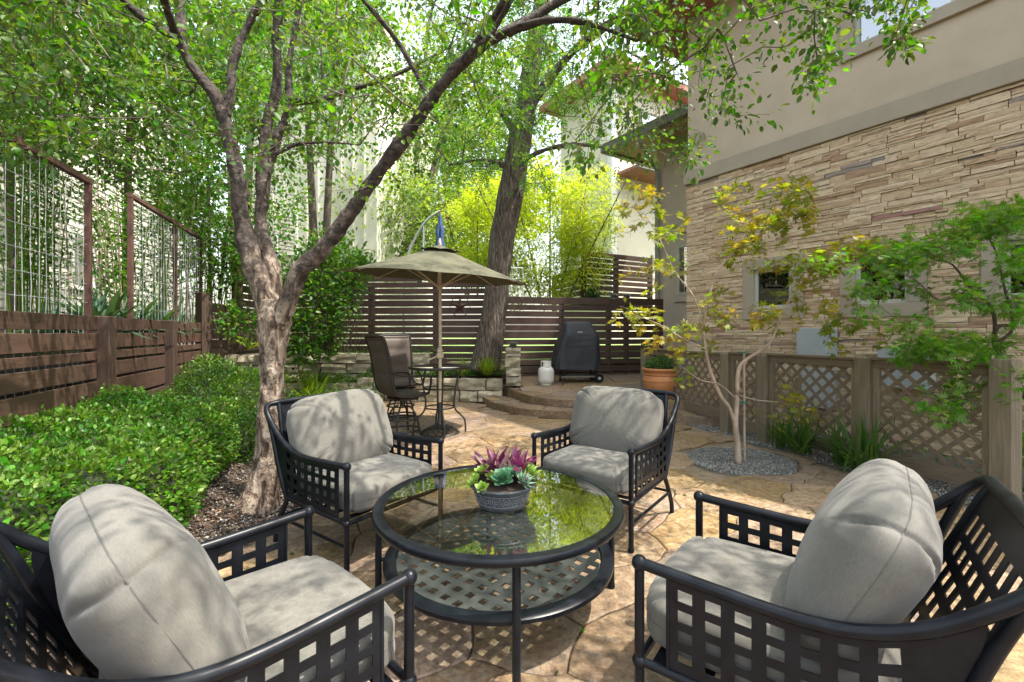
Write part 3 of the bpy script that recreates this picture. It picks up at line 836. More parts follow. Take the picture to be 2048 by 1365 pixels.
# end post with lantern, three small lanterns on the fence
t = thing('fence_post', 'dark square end post beside the house with a lantern on it', 'post', (3.68,10.60,.3)); mb = MB(); mb.box((0,0,.93), (.19,.19,1.86), ch=.008); mb.build('post_body', M['post'], t)
lan = thing('solar_light', 'solar lantern on the dark end post beside the house', 'lantern', (3.68,10.60,2.165)); solar_cap(lan, 0, .125)
for px, lb in ((1227,'left solar lantern of the two showing above the fence right of the grill'),(1253,'right solar lantern of the two showing above the fence right of the grill')):
    Y = 9.8+(P(px,600,10.2).x+.3)*.209+.02; q = P(px, 600, Y)
    lan = thing('solar_light', lb, 'lantern', (q.x, Y+.02, 2.115)); solar_cap(lan, 0, .10)

# metal star and ring on the fence
q = P(920,613,9.72); t = thing('metal_star', 'rust brown metal barn star in a ring hanging on the slat fence', 'star', (q.x, 9.735, q.z))
vs = [(0,-.075,0)]; 
for k in range(10):
    a = PI/2+k*PI/5; r_ = .205 if k % 2 == 0 else .082; vs.append((r_*math.cos(a), 0, r_*math.sin(a)))
mb = MB(); mb.add(vs, [(0, 1+(k+1)%10, 1+k) for k in range(10)]+[tuple(range(1,11))]); mb.build('star', M['rust'], t)
mb = MB(); mb.tube([(.215*math.cos(a), -.01, .215*math.sin(a)) for a in np.linspace(0, 2*PI, 33)[:-1]], .008, 6, closed=True); mb.build('ring', M['rust'], t)
q = P(1042,612,9.86); t = thing('garden_hook', 'scrolled iron hook ornament on the fence right of the pecan trunk', 'hook', (q.x, 9.80, q.z))
mb = MB(); mb.tube(smooth_path([(-.02,0,.16),(.02,0,.12),(-.04,0,.04),(-.06,0,-.06),(0,0,-.10),(.05,0,-.05),(.16,0,-.04),(.22,0,.02)],4), .009, 6); mb.build('scroll', M['rust'], t)

# ------------------------------------------------------------------ wire mesh screens on steel frames
def wire_screen(label, Y0, Y1, posts, ztop, zbot, off):
    p0, p1 = Vector((*fpt(Y0, off), 0)), Vector((*fpt(Y1, off), 0)); d = (p1-p0); L = d.length; d.normalize()
    t = thing('mesh_screen', label, 'screen', (p0.x, p0.y, zbot))
    for Y in posts:
        q = Vector((*fpt(Y, off), 0)); mb = MB(); m3 = Matrix.Rotation(math.atan2(d.y, d.x), 3, 'Z')
        mb.box((q.x, q.y, (zbot+ztop)/2), (.045,.05,ztop-zbot), m3, ch=.003); mb.build('frame_post', M['rust'], t, world=True)
    mb = MB(); c = (p0+p1)/2; mb.box((c.x, c.y, ztop+.026), (L+.05,.055,.05), Matrix.Rotation(math.atan2(d.y, d.x), 3, 'Z'), ch=.003); mb.build('top_rail', M['rust'], t, world=True)
    mb = MB(); nrm = Vector((-d.y, d.x, 0)); rr = random.Random(int(Y0*10))
    x = .05
    while x < L:
        pts = [p0+d*(x+rr.uniform(-.004,.004))+nrm*rr.uniform(-.006,.006)+Vector((0,0,z)) for z in np.linspace(zbot, ztop, 9)]
        mb.tube(pts, .0028, 4, False); x += .095
    z = zbot+.05
    while z < ztop:
        pts = [p0+d*s+nrm*rr.uniform(-.006,.006)+Vector((0,0,z+rr.uniform(-.006,.006))) for s in np.linspace(0, L, 14)]
        mb.tube(pts, .0028, 4, False); z += .19
    mb.build('wire_mesh', M['wire'], t, world=True, kind='stuff')
wire_screen('tall rusty steel frame with wire mesh at the far left, behind the hedge', 1.3, 4.47, [1.3,2.9,4.47], 2.80, .62, -.12)
wire_screen('rusty steel framed mesh panels farther back, three slim posts', 5.32, 7.77, [5.32,6.66,7.77], 2.92, .62, -.12)
q = P(1025,575,10.4); t = thing('trellis', 'small white wire trellis standing behind the fence right of the umbrella', 'trellis', (q.x, 10.4, 1.9))
mb = MB()
for sx in (-.24,.24): mb.tube([(sx,0,0),(sx,0,.92)], .014, 6)
mb.tube([(-.24,0,.92),(.24,0,.92)], .014, 6); mb.build('frame', M['paint_white'], t)
mb = MB()
for k in range(5): mb.tube([(-.16+k*.08,0,0),(-.16+k*.08,0,.92)], .004, 4)
for k in range(10): mb.tube([(-.24,0,.04+k*.09),(.24,0,.04+k*.09)], .004, 4)
mb.build('grid', M['paint_white'], t, kind='stuff')

# ------------------------------------------------------------------ lattice fence
def lattice_panel(name, label, p0, p1, z0, z1, sp=.105, wd=.036, seed=0):
    p0, p1 = Vector((*p0, 0)), Vector((*p1, 0)); d = p1-p0; L = d.length; d.normalize(); ang = math.atan2(d.y, d.x)
    t = thing(name, label, 'lattice fence', (p0.x, p0.y, z0), ang); H = z1-z0
    mb = MB(); mb.box((L/2,0,H-.04), (L,.045,.08), ch=.003); mb.build('top_rail', M['lattice'], t)
    mb = MB(); mb.box((L/2,0,.07), (L,.045,.14), ch=.003); mb.build('bottom_rail', M['lattice'], t)
    mb = MB(); mb.box((L/2,0,H+.014), (L+.04,.10,.026), ch=.003); mb.build('cap_board', M['lattice'], t)
    for sx in (.03, L-.03):
        mb = MB(); mb.box((sx,0,H/2+.03), (.058,.044,H-.22), ch=.003); mb.build('stile', M['lattice_post'], t)
    x0, x1, y0, y1 = .03, L-.03, .12, H-.06; rr = random.Random(seed)
    for s in (1, -1):
        k = -1
        c = -H-.2
        while c < L+H+.2:
            # centre line z = s*(x-c) ; clip to the rectangle
            pts = []
            for x in (x0, x1):
                z = s*(x-c)+(0 if s > 0 else 0)
                if y0 <= z <= y1: pts.append((x, z))
            for z in (y0, y1):
                x = c+s*z
                if x0 < x < x1: pts.append((x, z))
            if len(pts) >= 2:
                a = Vector((pts[0][0], 0, pts[0][1])); b = Vector((pts[-1][0], 0, pts[-1][1])); ln = (b-a).length
                if ln > .03:
                    e = (b-a).normalized(); mb = MB(); mb.box((0,0,0), (ln, .007, wd), ch=.0015)
                    link('lattice_slat', mb.mesh('lattice_slat', M['lattice']), t, ((a.x+b.x)/2, s*.0046, (a.z+b.z)/2), (0, -math.atan2(e.z, e.x), 0))
            c += sp*1.414
    return t
def lat_post(label, x, y, h, w=.14, z=-.05, name='lattice_post'):
    t = thing(name, label, 'post', (x, y, z), R(20)); mb = MB(); mb.box((0,0,h/2), (w,w,h), ch=.006); mb.build('post_body', M['lattice_post'], t); return t
LP = [(3.845,3.51),(3.50,4.45),(3.13,5.56),(2.93,6.12)]
lat_post('nearest and thickest taupe lattice fence post at the right edge', *LP[0], 1.17)
lat_post('taupe post between the two big lattice panels, grass at its foot', *LP[1], 1.12)
lat_post('taupe post at the narrow lattice panel right of the staked maple', *LP[2], 1.10)
lat_post('taupe post just behind the staked maple trunk', *LP[3], 1.09)
lat_post('slim taupe post left of the terracotta pot with a lantern on it', 2.42, 8.15, .80, .13, .24)
lan = thing('solar_light', 'solar lantern on the post left of the terracotta pot', 'lantern', (2.42,8.15,1.045)); solar_cap(lan, 0, .13)
def between(a, b, m=.07):
    a, b = Vector(a), Vector(b); d = (b-a).normalized(); return tuple(a+d*m), tuple(b-d*m)
a, b = between(LP[1], LP[0]); lattice_panel('lattice_fence', 'large taupe lattice panel nearest the camera, beside the far right chair', a, b, .05, 1.06, seed=1)
a, b = between(LP[2], LP[1]); lattice_panel('lattice_fence', 'taupe lattice panel behind the tall grass clumps', a, b, .05, 1.05, seed=2)
a, b = between(LP[3], LP[2]); lattice_panel('lattice_fence', 'narrow taupe lattice panel right of the maple stake', a, b, .05, 1.04, seed=3)
a, b = between((2.42,8.15), LP[3]); lattice_panel('lattice_fence', 'taupe lattice panel behind the terracotta pot and left of the maple', a, b, .12, 1.02, seed=4)

# ------------------------------------------------------------------ the house on the right
HA = Vector((3.01, 7.7, 0)); HD = Vector((.551, -.834, 0)).normalized(); HN = Vector((-.834, -.551, 0)).normalized()
hang = math.atan2(HD.y, HD.x)
house = thing('house', 'large taupe stucco house with stacked stone veneer filling the right side', 'house', (HA.x, HA.y, 0), hang)
# local: x along the wall toward the camera, y = away from us is +y? (rotate: local -y = HN)
sgn = 1 if Matrix.Rotation(hang, 3, 'Z') @ Vector((0,-1,0)) @ HN > 0 else -1
def hb(name, x0, x1, o0, o1, z0, z1, mat, ch=0, parent=None, **kw):
    """x along wall, o = outward distance from the stone plane"""
    mb = MB(); mb.box(((x0+x1)/2, -sgn*(o0+o1)/2, (z0+z1)/2), (x1-x0, abs(o1-o0), z1-z0), ch=ch)
    return mb.build(name, mat, parent or house, **kw)
ZB = 3.845; LW = 9.0
WIN = [(.97,1.82),(2.25,3.10),(3.53,4.38)]; WZ = (1.52, 2.42)
# backing wall behind the veneer, pieces around the openings
xs = [0.0]
for a_, b_ in WIN: xs += [a_+.05, b_-.05]
xs.append(LW)
for i in range(0, len(xs), 2): hb('wall', xs[i], xs[i+1], -.30, -.05, -.1, ZB, M['veneer_gap'])
for a_, b_ in WIN:
    hb('wall', a_+.05, b_-.05, -.30, -.05, -.1, WZ[0]+.05, M['veneer_gap']); hb('wall', a_+.05, b_-.05, -.30, -.05, WZ[1]-.05, ZB, M['veneer_gap'])
hb('stucco_band', -.05, LW, -.25, .055, ZB, 4.07, M['stucco_band'], .006)
UW = (2.26, 3.66, 4.79, 6.30)
hb('upper_wall', 0, UW[0]+.05, -.30, .0, 4.07, 6.62, M['stucco'])
hb('upper_wall', UW[0]+.05, UW[1]-.05, -.30, .0, 4.07, UW[2]+.05, M['stucco']); hb('upper_wall', UW[0]+.05, UW[1]-.05, -.30, 0, UW[3]-.05, 6.62, M['stucco'])
hb('upper_wall', UW[1]-.05, LW, -.30, .0, 4.07, 6.62, M['stucco'])
hb('end_wall', 0, .30, -6, -.302, -.1, 6.62, M['stucco'])
hb('eave', -.75, LW, -2.0, .72, 6.62, 6.74, M['soffit']); hb('gutter', -.80, LW, .722, .86, 6.60, 6.76, M['gutter'])
mb = MB(); mb.add([(-.85,-sgn*.80,6.765),(LW,-sgn*.80,6.765),(LW,sgn*5,8.4),(-.85,sgn*5,8.4)], [(0,1,2,3)]); mb.build('roof', M['gutter'], house)
def window(x0, x1, z0, z1, trim, base, glassm, prim, roomd=.6, slider=True, mid=None):
    o1 = base
    f = hb('window_trim', x0, x1, -.04, o1, z0, z0+trim, M['stucco_band'], .004)
    hb('window_trim', x0, x1, -.04, o1, z1-trim, z1, M['stucco_band'], .004)
    hb('window_trim', x0, x0+trim, -.04, o1, z0+trim+.001, z1-trim-.001, M['stucco_band'], .004)
    hb('window_trim', x1-trim, x1, -.04, o1, z0+trim+.001, z1-trim-.001, M['stucco_band'], .004)
    a0, a1, b0, b1 = x0+trim, x1-trim, z0+trim, z1-trim; w_ = .045
    # frame as one ring
    mb = MB()
    for (p, q, r_, s) in ((a0,a1,b0,b0+w_),(a0,a1,b1-w_,b1),(a0,a0+w_,b0+w_,b1-w_),(a1-w_,a1,b0+w_,b1-w_)):
        mb.box(((p+q)/2, -sgn*(-.045), (r_+s)/2), (q-p, .06, s-r_), ch=.003)
    fr = mb.build('window', M['frame'], house)
    if mid: 
        mb = MB(); mb.box((mid, sgn*.045, (b0+b1)/2), (.05,.055,b1-b0-2*w_)); mb.build('mullion', M['frame'], fr)
    mb = MB(); mb.box(((a0+a1)/2, sgn*.055, (b0+b1)/2), (a1-a0-2*w_+.01, .006, b1-b0-2*w_+.01)); mb.build('pane', glassm, fr)
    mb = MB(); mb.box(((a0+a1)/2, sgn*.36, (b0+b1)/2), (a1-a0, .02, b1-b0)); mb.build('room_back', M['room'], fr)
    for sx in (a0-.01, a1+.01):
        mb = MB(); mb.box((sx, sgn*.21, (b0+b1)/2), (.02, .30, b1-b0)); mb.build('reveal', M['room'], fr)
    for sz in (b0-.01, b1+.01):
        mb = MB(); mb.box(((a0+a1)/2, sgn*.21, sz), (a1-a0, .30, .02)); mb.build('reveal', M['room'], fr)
for a_, b_ in WIN: window(a_, b_, WZ[0], WZ[1], .16, .03, M['pane'], 0)
window(UW[0], UW[1], UW[2], UW[3], .14, .05, M['mirror_pane'], 0, mid=3.32)
# stacked stone veneer
rr = random.Random(5); VB = [rough_block_mesh('veneer_stone', M['veneer'], 20+s, 4, 2, .988, .05) for s in range(8)]
slots = []
z = -.04
while z < ZB-.012:
    H = rr.choice([.05,.065,.085]); H = min(H, ZB-.004-z)
    if ZB-.004-(z+H) < .04: H = ZB-.004-z
    x = -.02
    while x < 7.2:
        l = rr.uniform(.28,.62); n_ = rr.choice([1,2,2,2,3]) if H > .06 else rr.choice([1,1,2])
        cuts = sorted([rr.uniform(.3,.7)] if n_ == 2 else ([.33+rr.uniform(-.06,.06), .66+rr.uniform(-.06,.06)] if n_ == 3 else []))
        hs = [0]+cuts+[1]
        for i in range(len(hs)-1):
            h0, h1 = z+H*hs[i], z+H*hs[i+1]
            if rr.random() < .5:
                m_ = x+l*rr.uniform(.3,.7); slots += [(x, m_, h0, h1), (m_, x+l, h0, h1)]
            else: slots.append((x, x+l, h0, h1))
        x += l
    z += H
out = []
for (a_, b_, c_, d_) in slots:
    segs = [(a_, b_, c_, d_)]
    for (wa, wb) in WIN:
        nw = []
        for (p, q, r_, s_) in segs:
            if s_ <= WZ[0]+.004 or r_ >= WZ[1]-.004 or q <= wa or p >= wb: nw.append((p, q, r_, s_)); continue
            if r_ < WZ[0]-.012: nw.append((p, q, r_, WZ[0])); r_ = WZ[0]
            if s_ > WZ[1]+.012: nw.append((p, q, WZ[1], s_)); s_ = WZ[1]
            if p < wa-.03: nw.append((p, wa-.002, r_, s_))
            if q > wb+.03: nw.append((wb+.002, q, r_, s_))
        segs = nw
    out += segs
def scr(p):
    q = HA+HD*((p[0]+p[1])/2); 
    if q.y < 2.2: return 0
    zc = (p[2]+p[3])/2
    if zc < 1.05: return 1e-6
    px = 1024+F*q.x/q.y; py = HY-F*(zc-EYE)/q.y
    if px > 2070 or py < -10: return 0
    return (p[1]-p[0])*(p[3]-p[2])/(q.y**2.2)
out.sort(key=scr, reverse=True)
tv = []; tf = []
for i, (a_, b_, c_, d_) in enumerate(out):
    th = rr.uniform(.056, .078); me = rr.choice(VB); sx, sz = b_-a_-.003, d_-c_-.003
    loc = Vector(((a_+b_)/2, -sgn*(-.055+th/2), (c_+d_)/2))
    if i < 300: link('veneer_stone', me, house, loc, None, (sx, th if sgn > 0 else -th, sz))
    else:
        b0 = len(tv)
        for v in me.vertices: tv.append((loc.x+v.co.x*sx, loc.y+v.co.y*th*sgn, loc.z+v.co.z*sz))
        for p in me.polygons: tf.append(tuple(b0+k for k in p.vertices))
print('veneer stones', len(out))
np_o = link('veneer_stones', np_mesh('veneer_stones', np.array(tv), np.array(tf), M['veneer']), house); np_o['kind'] = 'stuff'
# meter boxes on the wall, above and behind the lattice
def on_wall(s, o, z): return HA+HD*s+HN*o+Vector((0,0,z))
def wbox(name, label, cat, s, z, w_, h, d, mat, lid=True):
    q = on_wall(s, .03, z); t = thing(name, label, cat, tuple(q), hang)
    mb = MB(); mb.box((0, -sgn*d/2, h/2), (w_, d, h), ch=.006); mb.build('box_body', mat, t)
    if lid:
        mb = MB(); mb.box((0, -sgn*(d+.005), h/2), (w_+.012, .01, h+.01), ch=.002); mb.build('door', mat, t)
        mb = MB(); mb.ball((w_*.38, -sgn*(d+.014), h*.12), .008, 6); mb.build('latch', M['gutter'], t)
    return t
wbox('meter_box', 'square grey electric panel box on the stone wall above the lattice', 'utility box', 2.02, 1.02, .42, .36, .14, M['box_grey'])
wbox('meter_box', 'grey utility box behind the lattice, only its flat top showing', 'utility box', 2.95, .70, .46, .44, .20, M['box_grey'])
wbox('meter_box', 'grey lower meter cabinet seen through the lattice behind the grass', 'utility box', 2.05, .35, .34, .50, .16, M['box_grey'])
q = on_wall(1.35, .05, .55); t = thing('gas_meter', 'small white gas meter behind the narrow lattice panel', 'meter', tuple(q), hang)
mb = MB(); mb.box((0,-sgn*.08,.12), (.16,.12,.20), ch=.02); mb.build('meter_body', M['paint_white'], t)
mb = MB(); mb.tube([(-.06,-sgn*.08,.24),(-.06,-sgn*.08,.34),(.2,-sgn*.08,.34)], .018, 8); mb.build('pipe', M['box_grey'], t)

# rear wing of the house with downspout, window, eave and soffit
WO = -2.0    # offset of the wing plane from the stone plane (outward positive)
WZT = 5.72
xe = HD.dot(Vector((3.46,10.70,0))-HA)
def wpt(s, z): return HA+HD*s+HN*WO+Vector((0,0,z))
s_win = -2.05
WX0, WX1, WZ0, WZ1 = -1.68, -1.20, 2.17, 3.30
hb('wing_wall', xe, WX0, WO-.25, WO, .2, WZT, M['stucco_pink'])
hb('wing_wall', WX1, 0.0, WO-.25, WO, .2, WZT, M['stucco_pink'])
hb('wing_wall', WX0, WX1, WO-.25, WO, .2, WZ0, M['stucco_pink']); hb('wing_wall', WX0, WX1, WO-.25, WO, WZ1, WZT, M['stucco_pink'])
hb('wing_band', xe-.02, .0, WO, WO+.04, 3.55, 3.80, M['stucco_pink'], .004)
hb('window_sill', WX0-.08, WX1+.08, WO, WO+.05, WZ0-.16, WZ0-.06, M['stucco_pink'], .004)
mb = MB()
for (p, q_, r_, s_) in ((WX0,WX1,WZ0,WZ0+.06),(WX0,WX1,WZ1-.06,WZ1),(WX0,WX0+.05,WZ0+.06,WZ1-.06),(WX1-.05,WX1,WZ0+.06,WZ1-.06)):
    mb.box(((p+q_)/2, -sgn*(WO-.02), (r_+s_)/2), (q_-p,.06,s_-r_))
fr = mb.build('window', M['frame'], house); mb = MB(); mb.box(((WX0+WX1)/2,-sgn*(WO-.03),(WZ0+WZ1)/2),(.40,.006,1.02)); mb.build('pane', M['mirror_pane'], fr)
mb = MB(); mb.box(((WX0+WX1)/2,-sgn*(WO-.2),(WZ0+WZ1)/2),(.48,.02,1.13)); mb.build('room_back', M['blind'], fr)
hb('end_wall', xe-.001, xe+.25, -7, WO-.252, .2, WZT, M['stucco_pink'])
# soffit with boards and round light, fascia and gutter
hb('soffit', xe-.75, 0, WO+.002, WO+.80, WZT, WZT+.03, M['soffit_tan'])
for k in range(7): hb('soffit_board', xe-.74, -.02, WO+.01+k*.112, WO+.105+k*.112, WZT-.012, WZT-.002, M['soffit_tan'], .002)
hb('wing_gutter', xe-.80, 0, WO+.82, WO+.96, WZT-.06, WZT+.12, M['gutter'], .01)
hb('soffit', xe-.75, xe-.002, -7, WO-.002, WZT, WZT+.03, M['soffit_tan'])
hb('wing_gutter', xe-.90, xe-.76, -7, WO+.96, WZT-.06, WZT+.12, M['gutter'], .01)
mb = MB(); mb.add([(xe-.92,-sgn*(WO+.98),WZT+.13),(.0,-sgn*(WO+.98),WZT+.13),(0,-sgn*(WO-2.5),WZT+1.5),(xe-.92,-sgn*(WO-2.5),WZT+1.5)],[(0,1,2,3)]); mb.build('wing_roof', M['gutter'], house)
mb = MB()
pth = [(xe+.25,-sgn*(WO+.86),WZT-.02),(xe+.25,-sgn*(WO+.84),WZT-.22),(xe+.12,-sgn*(WO+.35),WZT-.42),(xe+.06,-sgn*(WO+.07),WZT-.58),(xe+.06,-sgn*(WO+.07),WZT-.8),(xe+.06,-sgn*(WO+.07),.4)]
mb.tube(smooth_path(pth[:5],4)+[Vector(pth[5])], .058, 4); mb.build('downspout', M['downspout'], house)
mb = MB(); mb.lathe([(.05,0),(.05,.012),(.07,.012),(.07,0)], 14, (xe+1.0,-sgn*(WO+.4),WZT-.028)); mb.build('soffit_light', M['paint_white'], house)

# ------------------------------------------------------------------ cream neighbour house beyond
nh = thing('neighbour_house', 'tall cream stucco house with red soffits and a balcony beyond the bamboo', 'house', (4.2, 19.0, 1.0))
def nb(name, x0, x1, y0, y1, z0, z1, mat, ch=0, parent=None, kind=None):
    mb = MB(); mb.box(((x0+x1)/2,(y0+y1)/2,(z0+z1)/2),(x1-x0,y1-y0,z1-z0),ch=ch); return mb.build(name, mat, parent or nh, kind=kind)
# corner at px 1222; shaded face recedes to the left, sunlit face to the right
YC = 15.5; CX = (1224-1024)/F*YC
nh.location = (CX, YC, 1.0); nh.rotation_euler = (0,0,R(31)); OFF[nh] = Vector(nh.location)
ztop = P(1222,318,YC).z-1; zE = P(1235,128,YC-.7).z-1
nb('wall', 0, 8, 0, 2.9, 0, zE, M['cream'])
nb('corner_trim', -.05, .18, -.05, .18, 0, zE-.01, M['paint_white'])
nb('belt', -.04, -.001, .181, 2.9, 2.55, 2.65, M['stucco_pink']); nb('belt', .181, 8, -.05, -.001, 2.3, 2.4, M['stucco_pink'])
nb('belt', -.04, -.001, .181, 2.9, ztop-.35, ztop-.25, M['gutter'])
nb('soffit', .2, 8, -1.0, -.002, ztop-.55, ztop-.45, M['soffit']); nb('gutter', .15, 8.1, -1.12, -1.002, ztop-.60, ztop-.40, M['gutter'])
for k in range(6): nb('balcony_slat', .3, 3.6, -.96, -.93, ztop-.30+k*.19, ztop-.19+k*.19, M['stucco_pink'])
for k in range(4): nb('balcony_post', .3+k*1.08, .36+k*1.08, -.92, -.86, ztop-.45, ztop+.92, M['rust'])
w_ = nb('window', 1.3, 2.9, -.05, -.002, ztop+.35, ztop+2.0, M['gutter']); nb('pane', 1.4, 2.8, -.075, -.055, ztop+.45, ztop+1.9, M['mirror_pane'], parent=w_)
w_ = nb('window', 5.2, 5.8, -.05, -.002, 1.3, 1.9, M['gutter'])
nb('wall_lamp', .55,.72,-.16,-.01, ztop+1.3, ztop+1.55, M['metal'])
nb('soffit', -.65, 9, -.65, 3.4, zE, zE+.06, M['soffit']); nb('fascia', -.66, 9, -.70, -.651, zE-.02, zE+.20, M['soffit']); nb('fascia', -.71, -.661, -.70, 3.4, zE-.02, zE+.20, M['soffit'])
mb = MB(); mb.add([(-.72,-.72,zE+.205),(9,-.72,zE+.205),(9,3.4,zE+.205),(-.72,3.4,zE+.205),(4,1.4,zE+1.2)],[(0,1,4),(1,2,4),(2,3,4),(3,0,4)]); mb.build('roof', M['gutter'], nh)

# ------------------------------------------------------------------ pale neighbour houses on the left
lh = thing('neighbour_house', 'pale sided house seen through the mesh screens and bamboo on the left', 'house', (FX(2)-3.1, 2, .9), math.atan2(1,-.354))
Lh = 13.0
courses = 46
for k in range(courses):   # lap siding, one board per course
    mb = MB(); z0 = .25+k*.145; mb.add([(0,0.0,z0),(Lh,0,z0),(Lh,.022,z0+.16),(0,.022,z0+.16),(0,.03,z0)],[(0,1,2,3)])
    o = mb.build('siding_board', M['siding'], lh)
mb = MB(); mb.box((Lh/2,.15,3.4),(Lh,.2,6.8)); mb.build('wall', M['siding'], lh)
mb = MB(); mb.box((Lh/2,-.06,.22),(Lh,.16,.10)); mb.build('skirt_board', M['stucco_pink'], lh)
for (x0, x1, z0, z1) in ((7.3,8.2,1.3,2.5),(3.2,4.6,3.9,5.2),(6.2,7.4,4.2,5.6)):
    mb = MB()
    for (p,q_,r_,s_) in ((x0,x1,z0,z0+.08),(x0,x1,z1-.08,z1),(x0,x0+.07,z0+.08,z1-.08),(x1-.07,x1,z0+.08,z1-.08)): mb.box(((p+q_)/2,-.03,(r_+s_)/2),(q_-p,.06,s_-r_))
    w_ = mb.build('window', M['paint_white'], lh); mb = MB(); mb.box(((x0+x1)/2,-.015,(z0+z1)/2),(x1-x0-.14,.01,z1-z0-.16)); mb.build('pane', M['mirror_pane'], w_)
th_ = thing('neighbour_house', 'tall pale board-clad house rising behind the tree trunks, centre left', 'house', (-8.6, 14.6, .8), R(-6))
Wd = 4.05
mb = MB(); mb.box((Wd/2,.2,5.1),(Wd,.3,10.2)); mb.build('wall', M['siding'], th_)
mb = MB(); mb.box((Wd+.15,3.2,5.1),(.3,6.3,10.2)); mb.build('side_wall', M['siding'], th_)
for k in range(11):
    mb = MB(); mb.box((.1+k*.385,.035,5.1),(.045,.03,10.1)); mb.build('batten', M['siding'], th_)
for (x0, x1, z0, z1) in ((1.0,1.75,3.0,4.3),(.1,1.1,7.4,8.7),(2.3,3.3,8.4,9.6)):
    mb = MB(); 
    for (p,q_,r_,s_) in ((x0,x1,z0,z0+.08),(x0,x1,z1-.08,z1),(x0,x0+.07,z0+.08,z1-.08),(x1-.07,x1,z0+.08,z1-.08)): mb.box(((p+q_)/2,-.02,(r_+s_)/2),(q_-p,.07,s_-r_))
    w_ = mb.build('window', M['paint_white'], th_); mb = MB(); mb.box(((x0+x1)/2,0,(z0+z1)/2),(x1-x0-.14,.03,z1-z0-.16)); mb.build('pane', M['mirror_pane'], w_)
mb = MB(); mb.box((Wd/2,.4,10.3),(Wd+.9,1.4,.2)); mb.build('eave', M['stucco_pink'], th_)
# ================================================================== furniture
def m_cushion():
    m, n, b = new_mat('grey_canvas')
    co = coords(n, kind='Object')
    f = noise_f(n, co, 5, 6, .65)
    c = ramp(n, [(.3, (.116,.111,.097)), (.7, (.148,.142,.125))], f)
    mp = n.nodes.new('ShaderNodeMapping'); mp.inputs['Scale'].default_value = (60, 900, 60); n.links.new(co, mp.inputs[0])
    wv = noise_f(n, mp.outputs[0], 1.0, 3, .7)
    c = mixc(n, c, ramp(n, [(.3,(.74,.74,.74)),(.7,(1.16,1.16,1.16))], wv), .9, 'MULTIPLY')
    n.links.new(c, b.inputs['Base Color']); b.inputs['Roughness'].default_value = .92
    b.inputs['Specular IOR Level'].default_value = .2
    b.inputs['Sheen Weight'].default_value = .15
    ad = N(n, 'ShaderNodeMath', operation='MULTIPLY_ADD'); ad.inputs[1].default_value = .06
    n.links.new(wv, ad.inputs[0])
    f2 = noise_f(n, co, 9, 4, .55, 1.2); n.links.new(f2, ad.inputs[2])
    bump(n, b, ad.outputs[0], .28, .006)
    return m
M['cushion'] = m_cushion()
M['seam'] = m_noise('grey_piping', (.085,.083,.075), (.11,.105,.095), 30, .9, bstr=0)

def cushion_mesh(name, a, b, c, n1, m1, seed, creases, res=44, boxy=0.0, sag=0.0):
    """soft boxed cushion: x half-size a, z half-size b (outline), y half-thickness c"""
    rr = random.Random(seed)
    cr = []
    for (cx, cz, ang, ln, dep, wd) in creases: cr.append((cx, cz, math.cos(ang), math.sin(ang), ln, dep, wd))
    vs = []; fs = []
    # cube sphere style: two caps plus rim given by outline param
    def outline(t):
        ct, s_ = math.cos(t), math.sin(t); e = 2.0/n1
        return (abs(ct)**e*(1 if ct >= 0 else -1), abs(s_)**e*(1 if s_ >= 0 else -1))
    nt_ = res*3
    ph = []
    K = 22
    for k in range(K+1):
        q = PI*(k+.12)/(K+.24)         # 0 at +y pole ... pi at -y pole
        ph.append((max(1e-4, math.sin(q))**(2/m1), (1 if q < PI/2 else -1)*abs(math.cos(q))**(2/m1)))
    for (rad, yy) in ph:
        for i in range(nt_):
            x, z = outline(2*PI*i/nt_)
            x *= rad; z *= rad
            y = yy*(1-boxy*0)
            pinch = 1-.10*(abs(x)**3)*(abs(z)**3)*1.2
            p = Vector((x*a*pinch, y*c, z*b*pinch))
            if sag: p.z -= 0; p.y += 0
            q1 = Vector((x*a*5+seed, y*2, z*b*5))
            d = noise.noise(q1*.7)*.006 + noise.noise(q1*2.3)*.0018
            # radial puckers near the rim
            ang = math.atan2(z, x)
            rim = math.exp(-((abs(yy)-.45)/.5)**2)*max(0, rad-.45)
            d += .010*rim*noise.noise(Vector((math.cos(ang)*7+seed, math.sin(ang)*7, yy*.8)))*1.6
            for (cx, cz, ca, sa, ln, dep, wd) in cr:
                u = (x-cx)*ca+(z-cz)*sa; v = -(x-cx)*sa+(z-cz)*ca + .06*math.sin(u*6)
                if abs(u) < ln: d -= dep*math.exp(-(v/wd)**2)*(math.cos(PI*u/ln/2))**1.2
            nrm = Vector((x/a*.6, (1 if yy > 0 else -1)*abs(yy)/c*.6, z/b*.6)); 
            if nrm.length > 1e-6: p += nrm.normalized()*d
            # seam groove
            if abs(yy) < .02: p -= Vector((x, 0, z)).normalized()*.004
            vs.append(p)
    for k in range(K):
        for i in range(nt_):
            j = (i+1) % nt_; fs.append((k*nt_+i, k*nt_+j, (k+1)*nt_+j, (k+1)*nt_+i))
    fs.append(tuple(range(nt_))[::-1]); fs.append(tuple(K*nt_+i for i in range(nt_)))
    mb = MB(); mb.add(vs, fs); 
    me = mb.mesh(name, M['cushion'], True, 180)
    rim = [vs[(K//2)*nt_+i] for i in range(0, nt_, 2)]
    return me, rim

def crs(seed, n=9):
    rr = random.Random(seed); out = []
    for k in range(n):
        side = rr.choice([0,1,2,3]); t = rr.uniform(-.85,.85)
        cx, cz = ((.80,t),(-.80,t),(t,.80),(t,-.80))[side]
        ang = math.atan2(cz, cx)+rr.uniform(-.5,.5)
        out.append((cx, cz, ang, rr.uniform(.20,.42), rr.uniform(.004,.010), rr.uniform(.016,.035)))
    for sx in (-1,1):
        for sz in (-1,1): out.append((sx*.82, sz*.78, math.atan2(sz,sx), .34, .014, .028))
    return out

